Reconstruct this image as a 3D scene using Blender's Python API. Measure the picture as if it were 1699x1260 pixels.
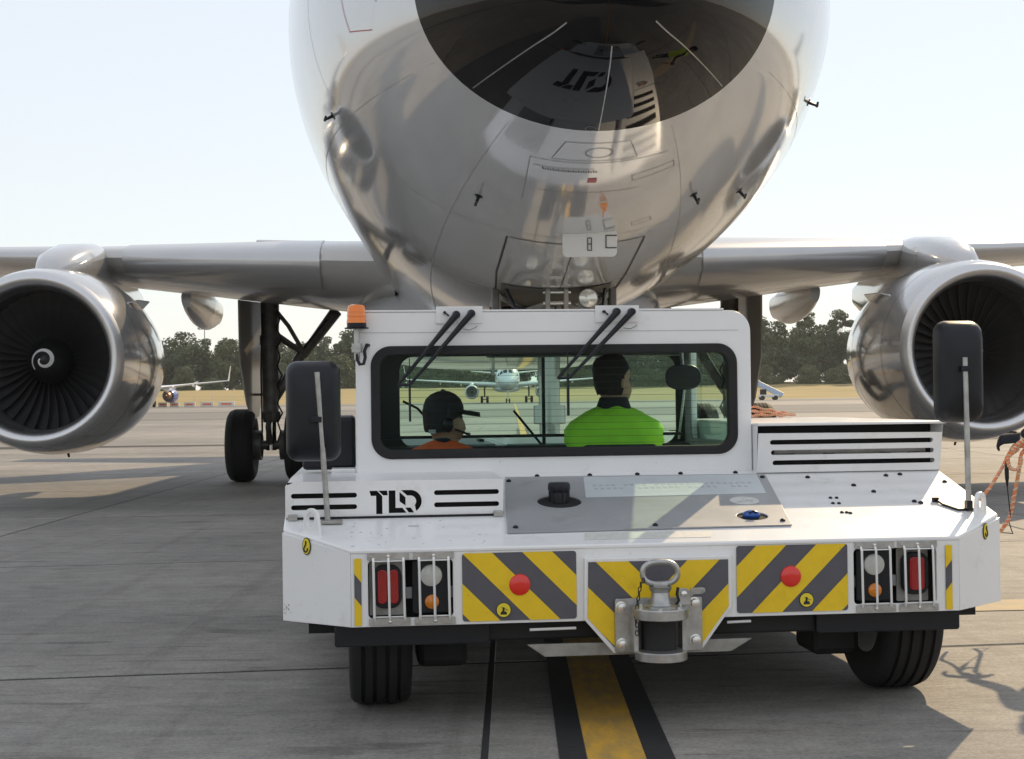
import bpy, bmesh, math, random
import numpy as np
from mathutils import Matrix, Vector

for o in list(bpy.data.objects):
    bpy.data.objects.remove(o, do_unlink=True)
S = bpy.context.scene
COL = S.collection
R = math.radians
random.seed(5)
rng = np.random.default_rng(5)

# ------------------------------------------------------------------ camera
roll, pitch = math.atan(0.0122), R(0.573)
F = Vector((0, math.cos(pitch), math.sin(pitch))); R0 = Vector((1, 0, 0)); U0 = R0.cross(F)
c_, s_ = math.cos(roll), math.sin(roll)
RV = R0 * c_ - U0 * s_; UV = R0 * s_ + U0 * c_
cam = bpy.data.cameras.new('camera'); cam.sensor_fit = 'HORIZONTAL'; cam.sensor_width = 36
cam.lens = 2500 / 1699 * 36; cam.clip_start = .1; cam.clip_end = 9000
camo = bpy.data.objects.new('camera', cam); COL.objects.link(camo)
m = Matrix((RV, UV, -F)).transposed().to_4x4(); m.translation = (0, 0, 1.35)
camo.matrix_world = m
S.camera = camo

# ------------------------------------------------------------------ light
SUN_EL, SUN_AZ = R(32), R(27)          # azimuth measured from +Y towards +X
w = bpy.data.worlds.new('World'); S.world = w; w.use_nodes = True
nt = w.node_tree; nt.nodes.clear()
sky = nt.nodes.new('ShaderNodeTexSky'); sky.sky_type = 'NISHITA'; sky.sun_disc = False
sky.sun_elevation = SUN_EL; sky.sun_rotation = SUN_AZ
sky.air_density = 1.3; sky.dust_density = 0.1; sky.ozone_density = 1.6; sky.altitude = 0
bg = nt.nodes.new('ShaderNodeBackground'); bg.inputs['Strength'].default_value = .15
wo = nt.nodes.new('ShaderNodeOutputWorld')
veil = nt.nodes.new('ShaderNodeMix'); veil.data_type = 'RGBA'       # even pale haze over the whole sky
veil.inputs[0].default_value = .82; veil.inputs[7].default_value = (4.75, 4.85, 5.05, 1)
nt.links.new(sky.outputs[0], veil.inputs[6]); nt.links.new(veil.outputs[2], bg.inputs[0]); nt.links.new(bg.outputs[0], wo.inputs[0])
sun = bpy.data.lights.new('sun', 'SUN'); sun.energy = 3.6; sun.angle = R(.6); sun.color = (1, .77, .48)
suno = bpy.data.objects.new('sun', sun); COL.objects.link(suno)
sd = Vector((math.sin(SUN_AZ) * math.cos(SUN_EL), math.cos(SUN_AZ) * math.cos(SUN_EL), math.sin(SUN_EL)))
suno.rotation_euler = sd.to_track_quat('Z', 'Y').to_euler(); suno.location = (20, 40, 30)
S.view_settings.view_transform = 'Standard'; S.view_settings.look = 'None'
S.view_settings.gamma = 1; S.view_settings.exposure = 0.27
S.render.engine = 'CYCLES'
S.cycles.max_bounces = 10; S.cycles.transparent_max_bounces = 16; S.cycles.glossy_bounces = 5
S.render.resolution_x = 1024; S.render.resolution_y = 759

# ------------------------------------------------------------------ materials
def mat(name, col, rough=.5, metal=0., coat=0., spec=.5, var=.0, vscale=3., bump=0., bscale=60., rvar=0., ior=1.5,
        col2=None, aniso_scale=(1, 1, 1), coord='Object', stain=0.):
    M = bpy.data.materials.new(name); M.use_nodes = True
    n = M.node_tree; b = n.nodes['Principled BSDF']
    b.inputs['Base Color'].default_value = (*col, 1); b.inputs['Roughness'].default_value = rough
    b.inputs['Metallic'].default_value = metal; b.inputs['Coat Weight'].default_value = coat
    b.inputs['Coat Roughness'].default_value = .06; b.inputs['IOR'].default_value = ior
    b.inputs['Specular IOR Level'].default_value = spec
    if var or rvar or bump or col2:
        tc = n.nodes.new('ShaderNodeTexCoord'); mp = n.nodes.new('ShaderNodeMapping')
        mp.inputs['Scale'].default_value = aniso_scale
        n.links.new(tc.outputs[coord], mp.inputs[0])
        no = n.nodes.new('ShaderNodeTexNoise'); no.inputs['Scale'].default_value = vscale
        no.inputs['Detail'].default_value = 7; no.inputs['Roughness'].default_value = .62
        n.links.new(mp.outputs[0], no.inputs['Vector'])
        if var or col2:
            cr = n.nodes.new('ShaderNodeValToRGB')
            c2 = col2 or tuple(max(0, x * (1 - var)) for x in col)
            cr.color_ramp.elements[0].position = .32; cr.color_ramp.elements[1].position = .68
            cr.color_ramp.elements[0].color = (*c2, 1); cr.color_ramp.elements[1].color = (*col, 1)
            n.links.new(no.outputs['Fac'], cr.inputs[0]); last = cr.outputs[0]
            if stain:
                for sc, p0, p1, dk in ((5.5, .56, .70, .80), (38., .64, .70, .55)):
                    ns = n.nodes.new('ShaderNodeTexNoise'); ns.inputs['Scale'].default_value = sc; ns.inputs['Detail'].default_value = 9
                    ns.inputs['Roughness'].default_value = .7; n.links.new(tc.outputs[coord], ns.inputs['Vector'])
                    rs = n.nodes.new('ShaderNodeValToRGB'); rs.color_ramp.elements[0].position = p0; rs.color_ramp.elements[1].position = p1
                    rs.color_ramp.elements[0].color = (1, 1, 1, 1); rs.color_ramp.elements[1].color = (dk, dk * .97, dk * .92, 1)
                    n.links.new(ns.outputs['Fac'], rs.inputs[0])
                    xm = n.nodes.new('ShaderNodeMix'); xm.data_type = 'RGBA'; xm.blend_type = 'MULTIPLY'; xm.inputs[0].default_value = stain
                    n.links.new(last, xm.inputs[6]); n.links.new(rs.outputs[0], xm.inputs[7]); last = xm.outputs[2]
            n.links.new(last, b.inputs['Base Color'])
        if rvar:
            mr = n.nodes.new('ShaderNodeMapRange'); mr.inputs['To Min'].default_value = max(.02, rough - rvar)
            mr.inputs['To Max'].default_value = rough + rvar
            n.links.new(no.outputs['Fac'], mr.inputs[0]); n.links.new(mr.outputs[0], b.inputs['Roughness'])
        if bump:
            nb = n.nodes.new('ShaderNodeTexNoise'); nb.inputs['Scale'].default_value = bscale
            nb.inputs['Detail'].default_value = 5; n.links.new(mp.outputs[0], nb.inputs['Vector'])
            bu = n.nodes.new('ShaderNodeBump'); bu.inputs['Strength'].default_value = bump
            bu.inputs['Distance'].default_value = .01
            n.links.new(nb.outputs['Fac'], bu.inputs['Height']); n.links.new(bu.outputs[0], b.inputs['Normal'])
    return M

def glass_mat(name, tint, ior=1.5):
    M = bpy.data.materials.new(name); M.use_nodes = True
    n = M.node_tree; n.nodes.clear()
    out = n.nodes.new('ShaderNodeOutputMaterial'); mx = n.nodes.new('ShaderNodeMixShader')
    tr = n.nodes.new('ShaderNodeBsdfTransparent'); tr.inputs[0].default_value = (*tint, 1)
    gl = n.nodes.new('ShaderNodeBsdfGlossy'); gl.inputs['Roughness'].default_value = .02
    lw = n.nodes.new('ShaderNodeLayerWeight'); lw.inputs[0].default_value = .5      # same from both sides of a thin pane
    pw = n.nodes.new('ShaderNodeMath'); pw.operation = 'POWER'; pw.inputs[1].default_value = 5
    fr = n.nodes.new('ShaderNodeMath'); fr.operation = 'MULTIPLY_ADD'; fr.inputs[1].default_value = .8
    fr.inputs[2].default_value = ((ior - 1) / (ior + 1)) ** 2
    n.links.new(lw.outputs['Facing'], pw.inputs[0]); n.links.new(pw.outputs[0], fr.inputs[0])
    n.links.new(fr.outputs[0], mx.inputs[0]); n.links.new(tr.outputs[0], mx.inputs[1])
    n.links.new(gl.outputs[0], mx.inputs[2]); n.links.new(mx.outputs[0], out.inputs[0])
    return M

def concrete(name, tint=(1, 1, 1), joints=False):
    M = bpy.data.materials.new(name); M.use_nodes = True
    n = M.node_tree; b = n.nodes['Principled BSDF']; L = n.links.new
    ge = n.nodes.new('ShaderNodeNewGeometry')
    def noise(scale, sc=(1, 1, 1), det=8, ro=.6):
        mp = n.nodes.new('ShaderNodeMapping'); mp.inputs['Scale'].default_value = sc
        L(ge.outputs['Position'], mp.inputs[0])
        t = n.nodes.new('ShaderNodeTexNoise'); t.inputs['Scale'].default_value = scale
        t.inputs['Detail'].default_value = det; t.inputs['Roughness'].default_value = ro
        L(mp.outputs[0], t.inputs['Vector']); return t.outputs['Fac']
    def ramp(fac, p0, p1, c0, c1):
        r = n.nodes.new('ShaderNodeValToRGB'); r.color_ramp.elements[0].position = p0
        r.color_ramp.elements[1].position = p1
        r.color_ramp.elements[0].color = (*c0, 1); r.color_ramp.elements[1].color = (*c1, 1)
        L(fac, r.inputs[0]); return r.outputs[0]
    def mul(a, bb, f=1.):
        x = n.nodes.new('ShaderNodeMix'); x.data_type = 'RGBA'; x.blend_type = 'MULTIPLY'
        x.inputs[0].default_value = f; L(a, x.inputs[6]); L(bb, x.inputs[7]); return x.outputs[2]
    k = tint
    base = ramp(noise(.5), .3, .7, (.25 * k[0], .242 * k[1], .226 * k[2]), (.38 * k[0], .365 * k[1], .335 * k[2]))
    base = mul(base, ramp(noise(1.0, (.35, 2.2, 1), 10, .7), .38, .62, (.91, .905, .90), (1.03, 1.03, 1.03)))   # brushed streaks
    base = mul(base, ramp(noise(48, det=5, ro=.85), .36, .60, (.58, .58, .60), (1.12, 1.12, 1.12)), .8)         # aggregate
    base = mul(base, ramp(noise(2.1, (.5, 1.6, 1), 6, .55), .30, .36, (.50, .49, .48), (1, 1, 1)), .75)        # oil stains
    base = mul(base, ramp(noise(.09, (.25, 1.3, 1), 4, .5), .35, .65, (.78, .78, .78), (1.08, 1.06, 1.04)))   # broad bands
    base = mul(base, ramp(noise(6, (.7, 1.3, 1), 8, .75), .35, .65, (.74, .74, .75), (1.12, 1.12, 1.12)))   # mottling
    base = mul(base, ramp(noise(3.2, (.25, 3.0, 1), 5, .6), .34, .40, (.62, .61, .60), (1, 1, 1)), .85)       # dark scuffs
    base = mul(base, ramp(noise(1.1, (3.0, .05, 1), 4, .6), .57, .64, (1, 1, 1), (.87, .865, .865)))              # tyre marks
    oi = n.nodes.new('ShaderNodeObjectInfo')
    base = mul(base, ramp(oi.outputs['Random'], 0, 1, (.86, .86, .87), (1.05, 1.04, 1.03)))
    L(base, b.inputs['Base Color'])
    b.inputs['Roughness'].default_value = .78; b.inputs['Specular IOR Level'].default_value = .35
    bu = n.nodes.new('ShaderNodeBump'); bu.inputs['Strength'].default_value = .55; bu.inputs['Distance'].default_value = .006
    L(noise(90, det=5, ro=.75), bu.inputs['Height']); L(bu.outputs[0], b.inputs['Normal'])
    return M

M = {}
M['concrete'] = concrete('apron concrete')
M['sealant'] = mat('joint sealant', (.02, .02, .02), .9)
M['tarmac'] = mat('old tarmac', (.19, .185, .175), .9, var=.35, vscale=.02, aniso_scale=(.3, 3, 1), bump=.3)
M['yellow_line'] = mat('worn yellow line paint', (.66, .36, .03), .7, col2=(.34, .23, .08), vscale=7, aniso_scale=(2.2, .7, 1), bump=.3)
M['black_line'] = mat('black line paint', (.022, .022, .024), .7, var=.4, vscale=5, bump=.3)
M['faded_line'] = mat('faded yellow paint', (.44, .33, .17), .8, col2=(.32, .28, .22), vscale=8, bump=.3)
M['drygrass'] = mat('dry grass', (.40, .29, .12), .95, col2=(.22, .19, .075), vscale=.09, aniso_scale=(.35, 3.5, 1), bump=.6, bscale=2)
M['leaf_a'] = mat('leaf dark green', (.075, .115, .042), .6, col2=(.038, .066, .025), vscale=.35)
M['leaf_b'] = mat('leaf olive green', (.115, .15, .052), .6, col2=(.055, .082, .030), vscale=.35)
M['bark'] = mat('bark', (.10, .075, .05), .9, var=.4, vscale=4)

M['tugwhite'] = mat('white tug paint', (.84, .84, .84), .34, coat=.3, var=.06, vscale=2.2, rvar=.08, bump=.03, bscale=25, stain=.7)
M['hatchgrey'] = mat('grey hatch paint', (.36, .37, .38), .45, coat=.15, var=.12, vscale=4, rvar=.1, stain=.9)
M['steel'] = mat('galvanised steel', (.52, .52, .51), .38, metal=.85, var=.35, vscale=18, rvar=.15, bump=.08, bscale=60)
M['dullsteel'] = mat('dull steel plate', (.42, .41, .38), .55, metal=.6, var=.35, vscale=14, bump=.1)
M['brightsteel'] = mat('stainless bolt', (.72, .72, .70), .25, metal=.95)
M['rubber'] = mat('tyre rubber', (.016, .016, .017), .78, var=.35, vscale=14, bump=.15, bscale=70)
M['blackplastic'] = mat('black plastic', (.010, .012, .017), .42, spec=.35, var=.25, vscale=8, rvar=.08)
M['blacksteel'] = mat('black chassis steel', (.014, .014, .015), .7, var=.4, vscale=9)
M['darkhole'] = mat('dark engine bay', (.010, .010, .011), .85)
M['interior'] = mat('dark cab trim', (.030, .034, .036), .7, var=.2, vscale=6)
M['interiorlight'] = mat('grey cab trim', (.20, .21, .21), .6, var=.2, vscale=6)
M['yellow'] = mat('yellow reflective film', (.86, .58, .010), .42, var=.08, vscale=20, stain=.8)
M['stripegrey'] = mat('grey reflective film', (.095, .095, .115), .45, var=.12, vscale=20, stain=.8)
M['decalyellow'] = mat('yellow decal', (.78, .62, .03), .5)
M['decalblack'] = mat('black decal', (.012, .012, .012), .5)
M['film'] = mat('white sticker', (.60, .64, .66), .4, var=.08, vscale=10)
M['fadedfilm'] = mat('faded sticker', (.66, .66, .62), .5, var=.18, vscale=40)
M['stickerline'] = mat('sticker print', (.45, .48, .5), .5)
M['redlens'] = mat('red lens', (.42, .008, .012), .15, coat=.6, var=.3, vscale=90)
M['redreflector'] = mat('red reflector', (.78, .02, .012), .25, coat=.6, var=.15, vscale=160)
M['amberlens'] = mat('amber lens', (.85, .26, .01), .18, coat=.6, var=.35, vscale=70)
M['clearlens'] = mat('frosted lens', (.62, .62, .58), .2, coat=.5, var=.12, vscale=120)
M['beacon'] = mat('beacon amber', (.90, .22, .008), .16, coat=.7)
M['blueplastic'] = mat('blue plastic', (.02, .10, .42), .3, coat=.3, var=.3, vscale=30)
M['glass'] = glass_mat('green tinted glass', (.76, .92, .87), 1.16)
M['sideglass'] = glass_mat('side glass', (.80, .93, .88), 1.18)
M['mirrorglass'] = mat('mirror glass', (.75, .77, .8), .03, metal=1)

M['airpaint'] = mat('silver grey aircraft paint', (.66, .67, .685), .09, metal=.46, spec=.4, var=.06, vscale=1.5, rvar=.03, bump=.035, bscale=2.2)
M['radome'] = mat('black gloss radome paint', (.005, .005, .006), .03, spec=.36, ior=1.5)
M['wingpaint'] = mat('grey wing paint', (.50, .49, .47), .22, metal=.25, coat=.4, var=.08, vscale=1.2, rvar=.05)
M['slatmetal'] = mat('slat paint', (.56, .56, .57), .24, metal=.55, var=.06, vscale=2)
M['nacelle'] = mat('nacelle metallic paint', (.55, .55, .55), .12, metal=.6, coat=.5, var=.06, vscale=1.5, rvar=.03)
M['lip'] = mat('polished intake lip', (.66, .66, .67), .36, metal=1, rvar=.06, vscale=6)
M['fanblade'] = mat('fan blade titanium', (.12, .12, .125), .42, metal=.6, var=.2, vscale=5)
M['fandark'] = mat('dark intake duct', (.07, .07, .072), .6)
M['spinner'] = mat('spinner black', (.012, .012, .012), .45)
M['white'] = mat('white gloss paint', (.78, .78, .77), .3, coat=.3)
M['gearsteel'] = mat('landing gear steel', (.17, .165, .155), .5, metal=.4, var=.45, vscale=9, bump=.1)
M['chrome'] = mat('chromed piston', (.7, .7, .7), .12, metal=1)
M['seam'] = mat('panel gap', (.045, .043, .042), .7)
M['redmark'] = mat('red stencil line', (.45, .10, .10), .5)
M['bayliner'] = mat('gear bay', (.12, .12, .11), .7)
M['lampglass'] = mat('lamp glass', (.7, .7, .66), .06, coat=1, metal=.4)
M['bluenacelle'] = mat('blue nacelle paint', (.10, .12, .42), .2, coat=.4)
M['farpaint'] = mat('white airliner paint', (.74, .75, .77), .25, coat=.4)
M['copper'] = mat('heat stained nozzle', (.45, .26, .16), .4, metal=.8)

M['vestgreen'] = mat('green hi-vis cloth', (.42, .88, .05), .8, var=.12, vscale=12, bump=.2, bscale=30)
M['vestorange'] = mat('orange hi-vis cloth', (.85, .13, .03), .8, var=.15, vscale=12)
M['vestyellow'] = mat('yellow hi-vis cloth', (.70, .85, .05), .8)
M['greyband'] = mat('reflective tape', (.45, .47, .48), .35)
M['darkcloth'] = mat('dark navy cloth', (.012, .016, .026), .85, var=.3, vscale=14)
M['capcloth'] = mat('black cap cloth', (.018, .018, .024), .8, var=.2, vscale=20)
M['capred'] = mat('dark red cap panel', (.022, .006, .009), .8)
M['skin'] = mat('skin', (.42, .24, .165), .5, var=.08, vscale=14)
M['hair'] = mat('black hair', (.008, .007, .007), .7, spec=.2, bump=.15, bscale=120)
M['rope'] = mat('orange rope', (.92, .16, .03), .8, col2=(.55, .40, .25), vscale=60)
M['ropelight'] = mat('pale rope strand', (.72, .62, .5), .8)
M['plasticblue'] = mat('pale blue plastic', (.42, .52, .66), .35)
M['barrierwhite'] = mat('white plastic', (.72, .70, .66), .6)
M['galv'] = mat('mast metal', (.3, .31, .32), .5, metal=.5)

# ------------------------------------------------------------------ mesh helpers
class MB:
    def __init__(s): s.v = []; s.f = []
    def add(s, vs, fs):
        o = len(s.v); s.v += [tuple(p) for p in vs]; s.f += [tuple(i + o for i in q) for q in fs]; return s
    def box(s, x0, x1, y0, y1, z0, z1):
        return s.add([(x0, y0, z0), (x1, y0, z0), (x1, y1, z0), (x0, y1, z0), (x0, y0, z1), (x1, y0, z1), (x1, y1, z1), (x0, y1, z1)],
                     [(0, 3, 2, 1), (4, 5, 6, 7), (0, 1, 5, 4), (1, 2, 6, 5), (2, 3, 7, 6), (3, 0, 4, 7)])
    def loft(s, rings, cap=True, closed=True):
        n = len(rings[0]); vs = [p for r in rings for p in r]; fs = []
        for i in range(len(rings) - 1):
            for j in range(n if closed else n - 1):
                k = (j + 1) % n
                fs.append((i * n + j, i * n + k, (i + 1) * n + k, (i + 1) * n + j))
        if cap and closed:
            fs.append(tuple(range(n))[::-1]); fs.append(tuple((len(rings) - 1) * n + j for j in range(n)))
        return s.add(vs, fs)
    def rod(s, a, b, r0, r1=None, n=12):
        a, b = Vector(a), Vector(b); r1 = r0 if r1 is None else r1
        d = (b - a).normalized(); q = d.to_track_quat('Z', 'Y')
        X, Y = q @ Vector((1, 0, 0)), q @ Vector((0, 1, 0))
        ring = lambda p, r: [p + X * (r * math.cos(t)) + Y * (r * math.sin(t)) for t in np.linspace(0, 2 * math.pi, n, endpoint=False)]
        return s.loft([ring(a, r0), ring(b, r1)])
    def tube(s, pts, rad, n=8):
        pts = [Vector(p) for p in pts]; rings = []
        up = None
        for i, p in enumerate(pts):
            d = (pts[min(i + 1, len(pts) - 1)] - pts[max(i - 1, 0)]).normalized()
            if up is None: up = Vector((0, 0, 1)) if abs(d.z) < .9 else Vector((1, 0, 0))
            X = d.cross(up).normalized(); up = X.cross(d).normalized()
            r = rad[i] if hasattr(rad, '__len__') else rad
            rings.append([p + X * (r * math.cos(t)) + up * (r * math.sin(t)) for t in np.linspace(0, 2 * math.pi, n, endpoint=False)])
        return s.loft(rings)
    def lathe(s, prof, n=32, axis='y', cap=False, o=(0, 0, 0)):
        rings = []
        for (a, r) in prof:
            ring = []
            for t in np.linspace(0, 2 * math.pi, n, endpoint=False):
                c, q = r * math.cos(t), r * math.sin(t)
                p = {'x': (a, c, q), 'y': (c, a, q), 'z': (c, q, a)}[axis]
                ring.append((p[0] + o[0], p[1] + o[1], p[2] + o[2]))
            rings.append(ring)
        return s.loft(rings, cap=cap)
    def ball(s, c, r, n=12, sq=(1, 1, 1)):
        prof = [(-math.cos(t), max(1e-4, math.sin(t))) for t in np.linspace(0.02, math.pi - .02, max(5, n // 2 + 1))]
        rings = [[(c[0] + r * sq[0] * q * math.cos(t), c[1] + r * sq[1] * q * math.sin(t), c[2] + r * sq[2] * a)
                  for t in np.linspace(0, 2 * math.pi, n, endpoint=False)] for a, q in prof]
        return s.loft(rings)
    def mesh(s, name):
        me = bpy.data.meshes.new(name); me.from_pydata(s.v, [], s.f); me.update()
        bm = bmesh.new(); bm.from_mesh(me); bmesh.ops.recalc_face_normals(bm, faces=bm.faces); bm.to_mesh(me); bm.free()
        return me
    def obj(s, name, m, parent=None, smooth=35, bevel=0):
        return link(name, s.mesh(name), m, parent, smooth, bevel)

def link(name, me, m, parent=None, smooth=35, bevel=0):
    if m is not None and len(me.materials) == 0: me.materials.append(M[m])
    if smooth:
        me.polygons.foreach_set('use_smooth', [True] * len(me.polygons)); me.set_sharp_from_angle(angle=R(smooth))
    o = bpy.data.objects.new(name, me); COL.objects.link(o); o.parent = parent
    if bevel:
        b = o.modifiers.new('bevel', 'BEVEL'); b.width = bevel; b.segments = 2; b.limit_method = 'ANGLE'; b.angle_limit = R(40)
        b.harden_normals = False
    return o

def empty(name, loc=(0, 0, 0), rz=0):
    o = bpy.data.objects.new(name, None); o.empty_display_size = .3; COL.objects.link(o)
    o.location = loc; o.rotation_euler = (0, 0, rz); return o

def tag(o, label=None, cat=None, group=None, kind=None):
    for k, v in (('label', label), ('category', cat), ('group', group), ('kind', kind)):
        if v: o[k] = v
    return o

def copy_tree(o, parent=None):
    c = o.copy(); COL.objects.link(c); c.parent = parent
    for ch in list(o.children): copy_tree(ch, c)
    return c

def rrect(x0, x1, y0, y1, r, n=6, rs=None):
    """rounded rectangle, corners order: (x1,y0),(x1,y1),(x0,y1),(x0,y0)"""
    rs = rs or (r,) * 4
    pts = []
    for (cx, cy, a0, rr) in ((x1, y0, -90, rs[0]), (x1, y1, 0, rs[1]), (x0, y1, 90, rs[2]), (x0, y0, 180, rs[3])):
        sx = -1 if cx == x1 else 1; sy = -1 if cy == y1 else 1
        if rr < 1e-4: pts.append((cx, cy)); continue
        for t in np.linspace(R(a0), R(a0 + 90), n): pts.append((cx + sx * rr + rr * math.cos(t), cy + sy * rr + rr * math.sin(t)))
    return pts
def circle(x, y, r, n=24, ry=None):
    return [(x + r * math.cos(t), y + (ry or r) * math.sin(t)) for t in np.linspace(0, 2 * math.pi, n, endpoint=False)]

def plate_mesh(name, loops, th, mtx, bev=0):
    """flat plate with holes: filled 2-D curve, thickness th centred, then placed by mtx"""
    cu = bpy.data.curves.new('tmp', 'CURVE'); cu.dimensions = '2D'; cu.fill_mode = 'BOTH'; cu.extrude = max(th / 2 - bev, .0002)
    if bev: cu.bevel_depth = bev; cu.bevel_resolution = 1; cu.offset = -bev
    for lp in loops:
        sp = cu.splines.new('POLY'); sp.points.add(len(lp) - 1); sp.use_cyclic_u = True
        for p, q in zip(sp.points, lp): p.co = (q[0], q[1], 0, 1)
    ob = bpy.data.objects.new('tmp', cu); COL.objects.link(ob)
    dg = bpy.context.evaluated_depsgraph_get(); dg.update()
    me = bpy.data.meshes.new_from_object(ob.evaluated_get(dg)); me.name = name
    bpy.data.objects.remove(ob); bpy.data.curves.remove(cu)
    me.materials.clear(); me.transform(mtx); me.update()
    return me
def MV(v):      # plate in (u, z), at depth v
    return Matrix(((1, 0, 0, 0), (0, 0, 1, v), (0, 1, 0, 0), (0, 0, 0, 1)))
def MU(u):      # plate in (v, z), at lateral u
    return Matrix(((0, 0, 1, u), (1, 0, 0, 0), (0, 1, 0, 0), (0, 0, 0, 1)))
def MZ(z): return Matrix.Translation((0, 0, z))
def plate(name, loops, th, mtx, m, parent, bev=0, smooth=35):
    return link(name, plate_mesh(name, loops, th, mtx, bev), m, parent, smooth)

def clip(poly, inside_line):
    out = []
    for i in range(len(poly)):
        a, b = poly[i], poly[(i + 1) % len(poly)]
        da, db = inside_line(a), inside_line(b)
        if da >= 0: out.append(a)
        if (da >= 0) != (db >= 0):
            t = da / (da - db); out.append((a[0] + (b[0] - a[0]) * t, a[1] + (b[1] - a[1]) * t))
    return out
def clip_convex(poly, hull):
    cx = sum(p[0] for p in hull) / len(hull); cy = sum(p[1] for p in hull) / len(hull)
    for i in range(len(hull)):
        a, b = hull[i], hull[(i + 1) % len(hull)]
        nx, ny = -(b[1] - a[1]), b[0] - a[0]
        if (cx - a[0]) * nx + (cy - a[1]) * ny < 0: nx, ny = -nx, -ny
        poly = clip(poly, lambda p: (p[0] - a[0]) * nx + (p[1] - a[1]) * ny)
        if len(poly) < 3: return []
    return poly

# ================================================================== THE SETTING
def sheet(name, pts, z, m, kind='structure', parent=None):
    o = MB().add([(x, y, z) for x, y in pts], [tuple(range(len(pts)))]).obj(name, m, parent, 0)
    if kind: o['kind'] = kind
    return o
sheet('ground', [(-1000, -500), (1000, -500), (1000, 1000), (-1000, 1000)], -.12, 'drygrass')
apron = sheet('apron', [(-420, -220), (420, -220), (420, 282), (-420, 282)], -.014, 'concrete')
sheet('sealant_bed', [(-32.6, -8), (32.5, -8), (32.5, 44), (-32.6, 44)], -.0035, 'sealant', None, apron)
# concrete slabs of the stand: skewed grid read from the joints
SK = math.tan(R(7.4)); GX, GY, GAP = 5.0, 5.14, .024
for i in range(-6, 7):
    for j in range(-2, 7):
        x0, x1 = -.12 + i * GX, -.12 + (i + 1) * GX
        y0, y1 = 7.63 + j * GY, 7.63 + (j + 1) * GY
        if y1 + SK * x0 > 44 or y0 < -3 or y1 + SK * x1 > 44 or y0 + SK * x0 < -8: continue
        g = GAP / 2; dz = random.uniform(-.0012, .0012)
        P = [(x0 + g, y0 + .022 + SK * x0), (x1 - g, y0 + .022 + SK * x1), (x1 - g, y1 - .022 + SK * x1), (x0 + g, y1 - .022 + SK * x0)]
        b = MB().loft([[(x, y, -.03) for x, y in P], [(x, y, -.005 + dz) for x, y in P],
                       [(x + (.006 if k in (0, 3) else -.006), y + (.006 if k in (0, 1) else -.006), dz) for k, (x, y) in enumerate(P)]])
        b.obj('concrete_slab', 'concrete', apron, 0)
tl = MB().box(.262, .478, -30, 225, .001, .004).obj('taxi_line', 'yellow_line', None, 0); tl['kind'] = 'structure'
for a, b_ in ((.158, .259), (.481, .585)):
    o = MB().box(a, b_, -30, 60, .001, .004).obj('line_border', 'black_line', tl, 0)
o = MB().add([(1.9, 9.1, .005), (14, 9.75, .005), (14, 10.25, .005), (1.9, 9.55, .005)], [(0, 1, 2, 3)]).obj('stand_line', 'faded_line', None, 0)
o['kind'] = 'structure'
# taxiway of darker old tarmac across the view
o = sheet('taxiway', [(-420, 95), (420, 95), (420, 150), (-420, 150)], -.006, 'tarmac')
o = sheet('taxiway_far', [(-420, 215), (420, 215), (420, 255), (-420, 255)], -.006, 'tarmac'); o.name = 'taxiway.001'
# dry grass bank
b = MB(); ys = [281, 290, 300, 312, 330, 345, 420, 900]; zs = [-.01, .45, 1.1, 1.9, 2.9, 3.2, 3.4, 4]
xsb = list(range(-900, 901, 30))
b.add([(x, y, z + (.25 * math.sin(x * .031 + y) + .15 * math.sin(x * .11) if 0 < k < 7 else 0)) for k, (y, z) in enumerate(zip(ys, zs)) for x in xsb],
      [(k * len(xsb) + i, k * len(xsb) + i + 1, (k + 1) * len(xsb) + i + 1, (k + 1) * len(xsb) + i) for k in range(len(ys) - 1) for i in range(len(xsb) - 1)])
o = b.obj('grass_bank', 'drygrass', None, 60); o['kind'] = 'structure'

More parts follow.
